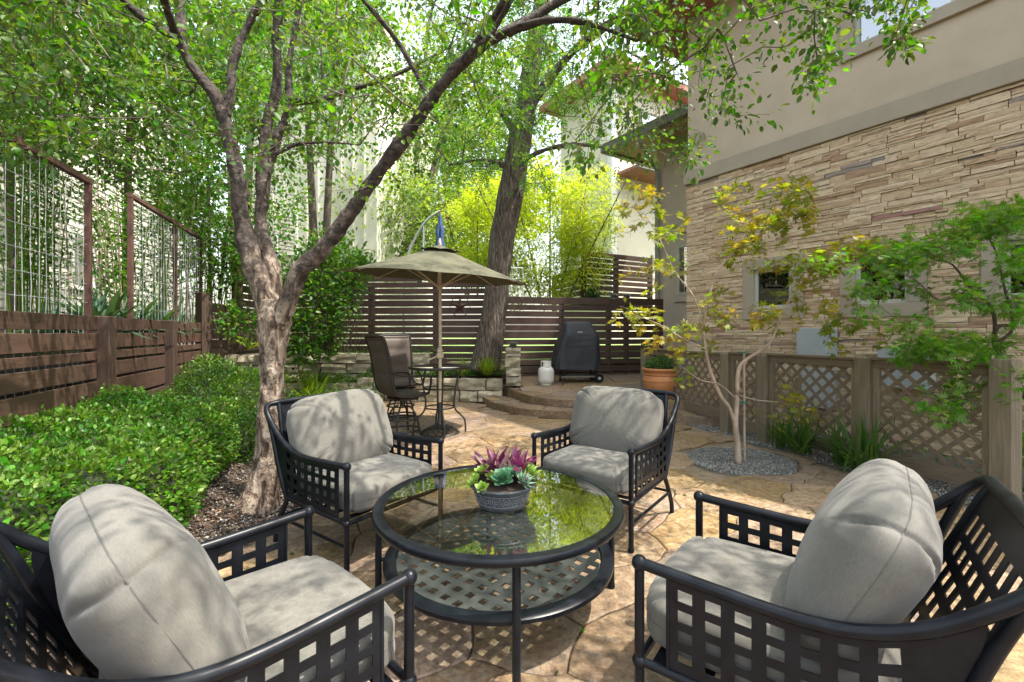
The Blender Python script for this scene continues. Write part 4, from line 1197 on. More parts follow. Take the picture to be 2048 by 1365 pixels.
HW = .355
def make_lounge():
    t = thing('lounge_chair', 'x', 'chair', (0,0,0), 0, 'four matching lounge chairs round the glass coffee table')
    tr = .0165
    FY = .38          # front leg line
    arm_pts = lambda s: [(s*HW,FY,.600),(s*HW,.18,.590),(s*HW,-.02,.583),(s*HW,-.16,.598),(s*(HW+.005),-.29,.655),(s*(HW+.012),-.40,.745),(s*(HW+.008),-.475,.820),(s*(HW-.025),-.505,.850),(s*(HW-.085),-.505,.857)]
    L = smooth_path(arm_pts(-1), 5); Rr = smooth_path(arm_pts(1), 5)
    for s, pth in ((-1, L), (1, Rr)):
        mb = MB(); mb.tube(pth, tr*1.08, 12); o = mb.build('armrest', M['metal'], t, smooth=True)
        mb = MB(); mb.ball((s*HW, FY, .600), .0245, 10); mb.build('ball_joint', M['metal'], o, smooth=True)
        mb = MB(); mb.ball((s*HW, FY, .292), .0235, 10); mb.build('ball_joint', M['metal'], o, smooth=True)
    mb = MB(); mb.tube([(-HW+.085,-.505,.857),(0,-.507,.862),(HW-.085,-.505,.857)], tr*1.25, 12); mb.build('top_rail', M['metal'], t, smooth=True)
    for s in (-1, 1):
        mb = MB(); mb.tube([(s*HW,FY,.60),(s*HW,FY,.28),(s*HW,FY,0)], tr*.95, 10); mb.lathe([(.018,0),(.02,.012),(.016,.03)], 10, (s*HW,FY,0)); mb.build('leg', M['metal'], t, smooth=True)
        mb = MB(); mb.tube(smooth_path([(s*(HW-.012),-.25,.292),(s*(HW-.004),-.30,.20),(s*(HW),-.36,.08),(s*HW,-.375,0)],4), tr*.95, 10); mb.build('leg', M['metal'], t, smooth=True)
        # back upright from seat frame to the top corner
        mb = MB(); mb.tube(smooth_path([(s*(HW-.085),-.505,.857),(s*(HW-.080),-.478,.80),(s*(HW-.062),-.405,.62),(s*(HW-.045),-.325,.45),(s*(HW-.020),-.25,.292)],4), tr*.9, 10); mb.build('back_upright', M['metal'], t, smooth=True)
        # rear brace, a second tube following the arm down to the frame
        mb = MB(); mb.tube(smooth_path([(s*(HW+.008),-.455,.795),(s*(HW+.002),-.40,.655),(s*(HW-.002),-.335,.47),(s*(HW-.012),-.26,.292)],4), tr*.95, 10); mb.build('back_brace', M['metal'], t, smooth=True)
        # side frame tube and stretcher
        mb = MB(); mb.tube([(s*HW,FY,.292),(s*(HW-.012),-.25,.292)], tr*.85, 10); mb.build('side_rail', M['metal'], t, smooth=True)
        mb = MB(); mb.tube([(s*HW,FY,.165),(s*(HW),-.31,.165)], tr*.62, 8); mb.build('stretcher', M['metal'], t, smooth=True)
        # perforated side panel
        us = [FY-.085]; nh = 7
        u = FY-.085-.032
        us = [FY-.085, u]
        for k in range(nh): us += [us[-1]-.042, us[-1]-.042-.036]
        us += [-.335, -.40]
        vsx = [0, .115]; 
        for k in range(4): vsx += [vsx[-1]+.125, vsx[-1]+.125+.088]
        vsx = [v/vsx[-1] for v in vsx]
        armz = lambda y: np.interp(-y, [-.38,-.18,.02,.16,.29,.33,.40], [.600,.590,.583,.598,.655,.69,.745])
        nu, nv = len(us), len(vsx)
        def solid(i, j):
            return not (i % 2 == 1 and j % 2 == 1 and i < nu-3)
        def mp(u, v, s=s):
            zt = armz(u)-.016; zb = .292+.012
            # back end slants with the brace
            lim = np.interp(zb+v*(zt-zb), [.292,.47,.66], [-.245,-.31,-.385])
            uu = max(u, lim+.0)
            return Vector((s*(HW-.004), uu, zb+v*(armz(uu)-.016-zb)))
        mb = MB(); mb.plate(us, vsx, solid, mp, (.0022,0,0)); o = mb.build('side_panel', M['metal'], t)
        mb = MB(); mb.box((s*(HW-.004), FY-.088, .445), (.012,.010,.295), ch=.002); mb.build('panel_edge', M['metal'], o)
    mb = MB(); mb.tube([(-HW,FY,.292),(HW,FY,.292)], tr*.8, 8); mb.build('front_rail', M['metal'], t, smooth=True)
    mb = MB(); mb.tube([(-HW+.012,-.25,.292),(HW-.012,-.25,.292)], tr*.8, 8); mb.build('rear_rail', M['metal'], t, smooth=True)
    mb = MB(); mb.tube(smooth_path([(-HW,-.31,.165),(-HW+.03,-.335,.165),(0,-.345,.165),(HW-.03,-.335,.165),(HW,-.31,.165)],3), tr*.62, 8); mb.build('stretcher', M['metal'], t, smooth=True)
    # seat deck straps
    for k in range(5):
        mb = MB(); mb.box((0,-.18+k*.125,.298), (2*HW-.03,.045,.004)); mb.build('seat_strap', M['metal'], t)
    # perforated back: solid band, slot row, square rows
    W_ = HW-.075
    nc = 7; us = [-W_, -W_+.045]; pit = (2*W_-.09-.045*0)/nc
    hole = pit*.58
    for k in range(nc): us += [us[-1]+hole, us[-1]+pit] if k < nc-1 else [us[-1]+hole]
    us = [-W_, -W_+.045]
    gap_ = (2*W_-.09-nc*hole)/(nc-1)
    for k in range(nc):
        us.append(us[-1]+hole)
        if k < nc-1: us.append(us[-1]+gap_)
    us.append(W_)
    vv = [0,.05,.13,.19,.27,.33,.41,.47,.55,.61,.69,.74,.86,1.0]
    nu = len(us)
    def solid(i, j): return not (i % 2 == 1 and j % 2 == 1 and 0 < i < nu-1)
    zz = [(.30,-.255),(.45,-.325),(.62,-.405),(.80,-.478),(.842,-.497)]
    def mpb(u, v):
        z = .305+v*(.842-.305); y = np.interp(z, [a for a, _ in zz], [b for _, b in zz])
        wz = np.interp(z, [.30,.45,.62,.80,.86], [HW-.03,HW-.05,HW-.066,HW-.084,HW-.09])
        return Vector((u/W_*wz, y, z))
    mb = MB(); mb.plate(us, vv, solid, mpb, (0,.0022,.001)); mb.build('back_panel', M['metal'], t)
    # cushions
    a, b_, c_ = .335, .345, .088
    me, rim = cushion_mesh('seat_cushion', a, b_, c_, 11, 4.6, 3, crs(4, 5), boxy=1)
    o = link('seat_cushion', me, t, (0, .075, .392), (R(-90), 0, 0))
    mb = MB(); mb.tube([v*1.001 for v in rim], .0022, 5, closed=True); mb.build('seam', M['seam'], o)
    me, rim = cushion_mesh('back_cushion', .352, .268, .135, 6.5, 2.25, 11, crs(9, 12))
    o = link('back_cushion', me, t, (0, -.175, .650), (R(25), 0, 0))
    mb = MB(); mb.tube([v*1.0 for v in rim], .0022, 5, closed=True); mb.build('seam', M['seam'], o)
    return t
def kids(o): return [c for c in bpy.data.objects if c.parent == o]
def dup_tree(root, label=None, group=None):
    allk = {}
    for c in bpy.data.objects:
        if c.parent: allk.setdefault(c.parent, []).append(c)
    r = root.copy(); COL.objects.link(r)
    if label: r['label'] = label
    def rec(src, dst):
        for ch in allk.get(src, []):
            c = ch.copy(); COL.objects.link(c); c.parent = dst; rec(ch, c)
    rec(root, r); return r
def place(o, front_l, front_r):
    """front balls given as seen by the sitter: left and right"""
    l, r = Vector(front_l), Vector(front_r); mid = (l+r)/2
    xax = (r-l).normalized(); ang = math.atan2(xax.y, xax.x); yax = Vector((-xax.y, xax.x))
    base = mid - yax*.38
    o.location = (base.x, base.y, 0.004); o.rotation_euler = (0,0,ang)
ch = make_lounge()
# sitter faces +y: his left is -x, right is +x
spots = [((-.298,1.327),(-.83,1.825),'lounge chair at the lower left, its pillow back cut by the frame'),
         ((.816,1.973),(.413,1.434),'lounge chair at the lower right, seen from the side, metal back showing'),
         ((-.477,3.0),(-.89,2.424),'lounge chair between the big tree trunk and the glass table, dappled with sun'),
         ((.721,2.715),(.154,3.15),'lounge chair across the glass table, in front of the stone steps')]
for i, (a, b_, lb) in enumerate(spots):
    o = ch if i == 0 else dup_tree(ch)
    o['label'] = lb
    # decide sides so that the chair faces the table
    cx, cy = -.065, 2.26
    pa, pb = Vector(a), Vector(b_); mid = (pa+pb)/2; xax = (pb-pa).normalized(); yax = Vector((-xax.y, xax.x))
    if yax.dot(Vector((cx,cy))-mid) < 0: a, b_ = b_, a
    place(o, a, b_)
# vary the pillows a little
k = 0
for o in list(bpy.data.objects):
    if o.name.startswith('back_cushion'):
        o.rotation_euler = (R([26,26,22,22][k % 4]), R([1.5,-2,2,-1][k % 4]), R([2,-3,-2,3][k % 4])); o.location.x += [0,.01,-.01,.012][k % 4]; o.location.y += [0,0,-.02,-.015][k % 4]; o.location.z += [0,0,.012,.0][k % 4]; k += 1

# ---------------------------------------------------------------- coffee table
TX, TY, TZ = -.065, 2.26, .487
t = thing('coffee_table', 'round black coffee table with a glass top and a perforated lower shelf', 'table', (TX, TY, 0.004))
mb = MB(); mb.lathe([(.560,TZ-.004),(.560,TZ-.022),(.575,TZ-.030),(.605,TZ-.030),(.612,TZ-.020),(.612,TZ-.006),(.606,TZ+.002),(.570,TZ+.002),(.562,TZ-.001),(.560,TZ-.004)], 96, (0,0,0), False); mb.build('table_rim', M['metal'], t, smooth=True)
mb = MB(); mb.lathe([(.0005,TZ-.012),(.568,TZ-.012),(.571,TZ-.009),(.571,TZ-.005),(.5695,TZ-.0035)], 96, (0,0,0), False)
mb.lathe([(.5695,TZ-.0035),(.0005,TZ-.0035)], 96, (0,0,0), False); mb.build('glass_top', M['glass'], t, smooth=True, angle=20)
mb = MB(); mb.lathe([(.500,.228),(.500,.214),(.545,.208),(.562,.216),(.562,.232),(.552,.240),(.507,.240),(.500,.228)], 80, (0,0,0), False); mb.build('shelf_rim', M['metal'], t, smooth=True)
pit = .0735; hole = .036; n_ = 8
lines = []
for k in range(-n_, n_+1): lines += [k*pit-hole/2, k*pit+hole/2]
rm = Matrix.Rotation(R(52), 3, 'Z')
def solid(i, j):
    cx, cy = (lines[i]+lines[i+1])/2, (lines[j]+lines[j+1])/2
    if math.hypot(cx, cy) > .518: return False
    return not (i % 2 == 0 and j % 2 == 0)
mb = MB(); mb.plate(lines, lines, solid, lambda u, v: rm @ Vector((u, v, .226)), (0,0,.002)); mb.build('shelf', M['shelf'], t)
for k in range(4):
    a = R(-82+90*k); c, s = math.cos(a), math.sin(a)
    mb = MB(); mb.tube([(c*.588,s*.588,TZ-.028),(c*.588,s*.588,0)], .0165, 12); mb.lathe([(.0175,0),(.0195,.006),(.0175,.02)],12,(c*.588,s*.588,0)); mb.build('leg', M['metal'], t, smooth=True)
    mb = MB(); mb.tube([(c*.588,s*.588,.224),(c*.555,s*.555,.224)], .010, 8); mb.build('bracket', M['metal'], t, smooth=True)

# planter bowl
q = P(1004,1000,2.2); BX, BY = q.x, 2.19; BZ = TZ+.0025+.004
def m_bowl():
    m, n, b = new_mat('embossed_pewter')
    tc = n.nodes.new('ShaderNodeTexCoord').outputs['Object']
    f = noise_f(n, tc, 40, 6); c = ramp(n, [(.3,(.030,.036,.043)),(.7,(.07,.082,.095))], f)
    n.links.new(c, b.inputs['Base Color']); b.inputs['Roughness'].default_value = .5; b.inputs['Metallic'].default_value = .5
    bump(n, b, f, .2, .002); return m
M['bowl'] = m_bowl(); M['bowl_relief'] = m_noise('pale_relief', (.15,.16,.18), (.22,.235,.25), 50, .5, metallic=.4, bstr=0)
pb = thing('planter_bowl', 'dark pewter oval-patterned bowl planter on the glass table', 'planter', (BX, BY, BZ))
pr = [(.0005,.002),(.105,0),(.112,.004),(.120,.020),(.132,.062),(.142,.088),(.158,.100),(.163,.106),(.160,.112),(.150,.108),(.138,.098),(.128,.088),(.0005,.086)]
mb = MB(); mb.lathe(pr, 56, (0,0,0), False); mb.build('bowl', M['bowl'], pb, smooth=True)
mb = MB()
for k in range(18):
    a0 = 2*PI*k/18; rad = lambda z: np.interp(z, [.02,.062,.088],[.1205,.1325,.1425])
    def sp(u, z): a_ = a0+u/.13; r_ = rad(z)+.0007; return (r_*math.cos(a_), r_*math.sin(a_), z)
    mb.tube([sp(.0085*math.cos(x), .052+.0085*math.sin(x)) for x in np.linspace(0, 2*PI, 13)[:-1]], .0011, 4, closed=True)
    mb.tube([sp(.019*math.cos(x), .052+.022*math.sin(x)) for x in np.linspace(-1.1, 1.1, 9)], .0010, 4)
    mb.tube([sp(.019*math.cos(x), .052+.022*math.sin(x)) for x in np.linspace(PI-1.1, PI+1.1, 9)], .0010, 4)
for z in (.027,.078):
    mb.tube([((np.interp(z,[.02,.062,.088],[.1205,.1325,.1425])+.0007)*math.cos(x), (np.interp(z,[.02,.062,.088],[.1205,.1325,.1425])+.0007)*math.sin(x), z) for x in np.linspace(0,2*PI,61)[:-1]], .0012, 4, closed=True)
mb.build('relief_pattern', M['bowl_relief'], pb)
mb = MB(); mb.lathe([(.150,.094),(.10,.098),(.0005,.100)], 30, (0,0,0), False); mb.build('potting_soil', M['soil'], pb)
# purple strap-leaf plant
def m_purple():
    m, n, b = new_mat('purple_strap_leaf')
    uv = n.nodes.new('ShaderNodeTexCoord').outputs['Object']
    sx = n.nodes.new('ShaderNodeSeparateXYZ'); n.links.new(uv, sx.inputs[0])
    ab = N(n, 'ShaderNodeMath', operation='ABSOLUTE'); n.links.new(sx.outputs[0], ab.inputs[0])
    wn = noise_f(n, coords(n, (60, 2, 2), kind='Object'), 3, 4)
    oi = n.nodes.new('ShaderNodeObjectInfo').outputs['Random']
    c1 = ramp(n, [(0,(.105,.004,.055)),(.3,(.23,.010,.12)),(.52,(.15,.006,.075)),(.78,(.33,.07,.19)),(.93,(.30,.31,.20))], oi)
    c2 = ramp(n, [(0,(.36,.05,.20)),(.45,(.46,.40,.32)),(1,(.33,.37,.24))], oi)
    c = mixc(n, c1, c2, ramp(n, [(.55,(0,0,0)),(.62,(1,1,1))], wn))
    n.links.new(c, b.inputs['Base Color']); b.inputs['Roughness'].default_value = .4
    tr = n.nodes.new('ShaderNodeBsdfTranslucent'); n.links.new(c, tr.inputs[0])
    mx = n.nodes.new('ShaderNodeMixShader'); mx.inputs[0].default_value = .35
    n.links.new(b.outputs[0], mx.inputs[1]); n.links.new(tr.outputs[0], mx.inputs[2]); n.links.new(mx.outputs[0], n.nodes['Material Output'].inputs[0])
    return m
M['purple'] = m_purple()
def strap_mesh(bend, seed):
    vs = []; fs = []; K = 7
    for i in range(K+1):
        f = i/K; w_ = .125*(math.sin(PI*min(.98,(f*.86+.12)))**.8) if i < K else 0.0
        y = math.sin(bend*f)*1.0/max(bend,.01); z = (1-math.cos(bend*f))/max(bend,.01)
        vs += [(-w_, y, -z+.05*w_/.125), (0, y, -z-.0), (w_, y, -z+.05*w_/.125)]
    for i in range(K):
        for j in range(2): k = i*3+j; fs.append((k, k+1, k+4, k+3))
    me = bpy.data.meshes.new('strap_leaf'); me.from_pydata(vs, [], fs); me.shade_smooth(); me.materials.append(M['purple']); return me
SM = [strap_mesh(b_, 0) for b_ in (.15,.45,.8,1.15)]
rr = random.Random(12)
pp = thing('strap_leaf_plant', 'purple and cream striped strap-leaf plant standing up in the bowl', 'plant', (BX, BY+.03, BZ+.095))
for c in range(5):
    cx, cy = [(-.055,.02),(.0,.045),(.055,.02),(-.015,-.005),(.085,.0)][c]
    for k in range(15):
        az = rr.uniform(0, 2*PI); el = R(rr.uniform(28, 86)); l = rr.uniform(.11,.20)
        d = Vector((math.cos(az)*math.cos(el), math.sin(az)*math.cos(el), math.sin(el)))
        o = link('leaf', SM[0 if el > 1.2 else rr.choice([0,1,1,2])], pp, (cx+rr.uniform(-.012,.012), cy+rr.uniform(-.012,.012), 0))
        o.rotation_mode = 'QUATERNION'; o.rotation_quaternion = d.to_track_quat('Y', 'Z'); o.scale = (l*1.0, l, l)
def rosette(label, x, y, z, r, n, c, tilt, wide=.45, pointy=False, trans=.1):
    m, nn, b = new_mat('succulent_leaf')
    f = noise_f(nn, coords(nn), 60, 3); col = ramp(nn, [(.35, c[0]), (.65, c[1])], f); col = hsv_rand(nn, col, (.8,1.25), .01, .1, 'island')
    nn.links.new(col, b.inputs['Base Color']); b.inputs['Roughness'].default_value = .45; b.inputs['Subsurface Weight'].default_value = 0
    t = thing('succulent', label, 'succulent', (x, y, z)); t.rotation_euler = tilt
    mb = MB(); ga = 2.39996
    for k in range(n):
        f_ = k/n; az = k*ga; el = R(82-72*f_); l = r*(.35+.65*f_)
        q = Matrix.Rotation(az, 3, 'Z') @ Matrix.Rotation(-el, 3, 'Y')   # x outward, raised
        w_ = l*wide
        pts = [(0,0,0),(.35*l,w_*.32,.0),(.72*l,w_*.5,.02*l),(l*.93,w_*.22,.05*l),(l*1.04,0,.07*l),(l*.93,-w_*.22,.05*l),(.72*l,-w_*.5,.02*l),(.35*l,-w_*.32,0)]
        if pointy: pts = [(0,0,0),(.35*l,w_*.3,.0),(.6*l,w_*.3,.02*l),(l*.9,w_*.08,.1*l),(l*1.08,0,.14*l),(l*.9,-w_*.08,.1*l),(.6*l,-w_*.3,.02*l),(.35*l,-w_*.3,0)]
        top = [q @ Vector(p) for p in pts]; cen = q @ Vector((.55*l,0,-.025*l)); low = q @ Vector((.6*l,0,-.10*l))
        b0 = len(mb.v); mb.add(top+[cen, low], [(i, (i+1)%8, 8) for i in range(8)]+[((i+1)%8, i, 9) for i in range(8)])
    o = mb.build('leaves', m, t, smooth=True, angle=60); o['kind'] = 'stuff'
    return t
zb = BZ+.105
lime = ((.14,.24,.025),(.22,.33,.05)); teal = ((.045,.15,.065),(.09,.22,.11)); silv = ((.10,.20,.12),(.19,.29,.20)); dk = ((.07,.20,.10),(.12,.28,.15))
rosette('lime green rosette succulent at the left rim of the bowl', BX-.125, BY-.045, zb+.018, .048, 26, lime, (R(18),R(-35),0), .6)
rosette('small lime green rosette spilling over the front left of the bowl', BX-.088, BY-.105, zb+.008, .042, 24, lime, (R(35),R(-15),0), .6)
rosette('yellow green rosette behind the left rim, tucked against the purple leaves', BX-.095, BY+.02, zb+.045, .055, 26, lime, (R(10),R(-20),0), .6)
rosette('yellow-green rosette next to the teal one, centre left of the bowl', BX-.045, BY-.035, zb+.035, .045, 24, lime, (R(20),R(-10),0), .6)
rosette('large teal green rosette succulent in the centre front of the bowl', BX+.005, BY-.055, zb+.035, .066, 42, teal, (R(28),0,0), .62)
rosette('spiky teal rosette just right of the large centre one', BX+.050, BY-.030, zb+.05, .060, 40, teal, (R(15),R(12),0), .42, True)
rosette('silvery pale green spiky succulent at the right front rim of the bowl', BX+.100, BY-.060, zb+.022, .070, 46, silv, (R(22),R(30),0), .34, True)
rosette('loose lime green succulent overhanging the right rim of the bowl', BX+.135, BY+.015, zb+.040, .075, 34, lime, (R(5),R(25),0), .34, True)
rosette('small lime rosette at the back right of the bowl behind the silvery one', BX+.115, BY+.05, zb+.055, .060, 26, lime, (0,R(15),0), .45, True)

# ---------------------------------------------------------------- bar table, umbrella
BT = Vector((-.95, 5.93)); BTZ = .884
t = thing('bar_table', 'round black wrought iron bar table with the umbrella pole through its centre', 'table', (BT.x, BT.y, 0))
mb = MB(); mb.lathe([(.375,BTZ-.012),(.378,BTZ-.026),(.405,BTZ-.030),(.416,BTZ-.014),(.410,BTZ+.002),(.385,BTZ+.004),(.375,BTZ-.004)], 56, (0,0,0), False); mb.build('table_rim', M['bronze'], t, smooth=True)
mb = MB(); mb.lathe([(.03,BTZ-.012),(.38,BTZ-.012),(.38,BTZ-.004),(.03,BTZ-.004),(.03,BTZ-.012)], 48, (0,0,0), False); mb.build('glass_top', M['glass'], t, smooth=True, angle=20)
for k in range(4):
    a = R(-72+90*k); c, s = math.cos(a), math.sin(a)
    pth = smooth_path([(c*.30,s*.30,BTZ-.02),(c*.235,s*.235,.72),(c*.20,s*.20,.52),(c*.185,s*.185,.40),(c*.21,s*.21,.30),(c*.29,s*.29,.215),(c*.335,s*.335,.15),(c*.345,s*.345,.0)],5)
    mb = MB(); mb.tube(pth, .0115, 8); mb.build('leg', M['bronze'], t, smooth=True)
for z, r_ in ((.60,.20),(.345,.19)):
    mb = MB(); mb.tube([(r_*math.cos(x), r_*math.sin(x), z) for x in np.linspace(0,2*PI,37)[:-1]], .010, 6, closed=True); mb.build('ring', M['bronze'], t, smooth=True)
t = thing('umbrella_base', 'round cast iron umbrella base with openwork dome under the bar table', 'umbrella base', (BT.x+.0, BT.y, 0))
mb = MB(); mb.lathe([(.255,.0),(.262,.012),(.250,.022),(.235,.020),(.235,.0)], 40, (0,0,0), False); mb.build('foot_ring', M['bronze'], t, smooth=True)
mb = MB()
for k in range(16):
    a = 2*PI*k/16
    for s_ in (-1,1): mb.tube([((.25-.21*f)*math.cos(a+s_*f*1.0), (.25-.21*f)*math.sin(a+s_*f*1.0), .014+.105*f**.7) for f in np.linspace(0,1,7)], .007, 5)
mb.build('openwork_dome', M['bronze'], t); 
mb = MB(); mb.lathe([(.05,.10),(.045,.13),(.032,.15),(.030,.40),(.026,.41)], 16, (0,0,0)); mb.build('sleeve', M['bronze'], t, smooth=True)
um = thing('patio_umbrella', 'open olive green patio umbrella over the bar table', 'umbrella', (BT.x, BT.y, 0))
M['canvas'] = None
m, n, b = new_mat('olive_canvas'); f = noise_f(n, coords(n), 7, 5); c = ramp(n, [(.3,(.078,.078,.048)),(.7,(.105,.103,.064))], f)
n.links.new(c, b.inputs['Base Color']); b.inputs['Roughness'].default_value = .9
tr = n.nodes.new('ShaderNodeBsdfTranslucent'); tr.inputs[0].default_value = (.30,.22,.09,1); mx = n.nodes.new('ShaderNodeMixShader'); mx.inputs[0].default_value = .12
n.links.new(b.outputs[0], mx.inputs[1]); n.links.new(tr.outputs[0], mx.inputs[2]); n.links.new(mx.outputs[0], n.nodes['Material Output'].inputs[0]); M['canvas'] = m
mb = MB(); mb.tube([(0,0,.12),(0.005,0,1.2),(.0,0,2.42)], .021, 12); mb.build('pole', M['rope'], um, smooth=True)
tiltm = Matrix.Translation((0,0,2.40)) @ Matrix.Rotation(R(4.0), 4, 'Y') @ Matrix.Rotation(R(3), 4, 'X')
def canopy(r0, z0, r1, z1, K=8, sagr=.0, th=.003, rot=R(10), nseg=10, drop=.0, ang0=0):
    mb = MB(); vs = []; fs = []; NA = K*8
    for layer in (0, 1):
        for i in range(nseg+1):
            f = i/nseg; r = r0+(r1-r0)*f; z = z0+(z1-z0)*(f**.92)
            for k in range(NA):
                a = rot+2*PI*k/NA; w_ = (k % 8)/8; s_ = math.sin(PI*w_)
                rr_ = r*(math.cos(PI/K)/math.cos(((w_-.5))*2*PI/K)); rr_ = r*(1-(1-math.cos(PI/K))*s_*1.25*f)
                zz_ = z-.045*s_*f*(1-f)*2 + .018*s_*f*f - layer*th
                vs.append(tiltm @ Vector((rr_*math.cos(a), rr_*math.sin(a), zz_)))
    o_ = (nseg+1)*NA
    for i in range(nseg):
        for k in range(NA):
            l = (k+1) % NA; fs.append((i*NA+k, (i+1)*NA+k, (i+1)*NA+l, i*NA+l)); fs.append((o_+i*NA+k, o_+i*NA+l, o_+(i+1)*NA+l, o_+(i+1)*NA+k))
    for k in range(NA):
        l = (k+1) % NA; fs.append((nseg*NA+k, o_+nseg*NA+k, o_+nseg*NA+l, nseg*NA+l))
    mb.add(vs, fs); return mb
UR = 1.24
cn = canopy(.13, .02, UR, -.36).build('canopy', M['canvas'], um, smooth=True, angle=25)
canopy(.02, .075, .27, .0, nseg=4, sagr=0).build('vent_cap', M['canvas'], um, smooth=True, angle=25)
for k in range(8):
    a = R(10)+2*PI*k/8; mb = MB()
    mb.tube([tiltm @ Vector((.03*math.cos(a),.03*math.sin(a),.0)), tiltm @ Vector(((UR-.01)*math.cos(a),(UR-.01)*math.sin(a),-.372))], .008, 6); rb = mb.build('rib', M['rope'], um)
    mb = MB(); mb.tube([(.03*math.cos(a),.03*math.sin(a),1.93), tiltm @ Vector((.55*math.cos(a),.55*math.sin(a),-.205))], .007, 6); mb.build('strut', M['rope'], rb)
mb = MB(); mb.lathe([(.035,1.89),(.04,1.96),(.03,1.97)], 14, (0,0,0)); mb.build('hub', M['rope'], um)
mb = MB(); mb.lathe([(.0225,.98),(.05,1.0),(.052,1.03),(.034,1.06),(.045,1.09),(.028,1.12),(.0225,1.13)], 14, (0,0,0), False); mb.tube([(0,0,1.03),(-.10,-.05,.985),(-.15,-.08,.97)], .010, 6); mb.build('tilt_knot', M['rope'], um, smooth=True)
mb = MB(); mb.lathe([(.012,2.42),(.02,2.50),(.016,2.54),(.004,2.57)], 10, (0,0,0)); mb.build('finial', M['rope'], um, smooth=True)

# closed blue umbrella on its curved arm, in the yard beyond
q = P(880,500,11.4); bu = thing('cantilever_umbrella', 'closed blue umbrella hanging from a curved grey arm beyond the green one', 'umbrella', (q.x, 11.4, .62))
mb = MB(); zz0 = P(880,428,11.4).z-.62; prof = [(.02,zz0),(.035,zz0-.06),(.05,zz0-.25),(.09,zz0-.45),(.075,zz0-.62),(.12,zz0-.9),(.15,zz0-1.4),(.12,zz0-1.7)]
mb.lathe(prof, 24, (0,0,0)); 
for i in range(len(mb.v)):
    v = Vector(mb.v[i]); a = math.atan2(v.y, v.x); f = 1+.22*math.cos(6*a+v.z*2)+.06*noise.noise(v*9); mb.v[i] = (v.x*f, v.y*f, v.z)
mb.build('folded_canopy', M['blue_cloth'], bu, smooth=True)
mb = MB(); A = [P(px, py, 11.4)-Vector((q.x,11.4,.62)) for px, py in ((881,422),(862,434),(845,452),(828,482),(815,518),(808,600))]; mb.tube(smooth_path(A,5), .03, 8); mb.build('arm', M['box_grey'], bu, smooth=True)
mb = MB(); A = [P(px, py, 11.4)-Vector((q.x,11.4,.62)) for px, py in ((847,450),(847,480),(845,520))]; mb.tube(A, .022, 8); mb.build('strut', M['box_grey'], bu)
mb = MB(); mb.tube([(-.9,0,0),(-.9,0,1.3)], .045, 10); mb.build('mast', M['box_grey'], bu)

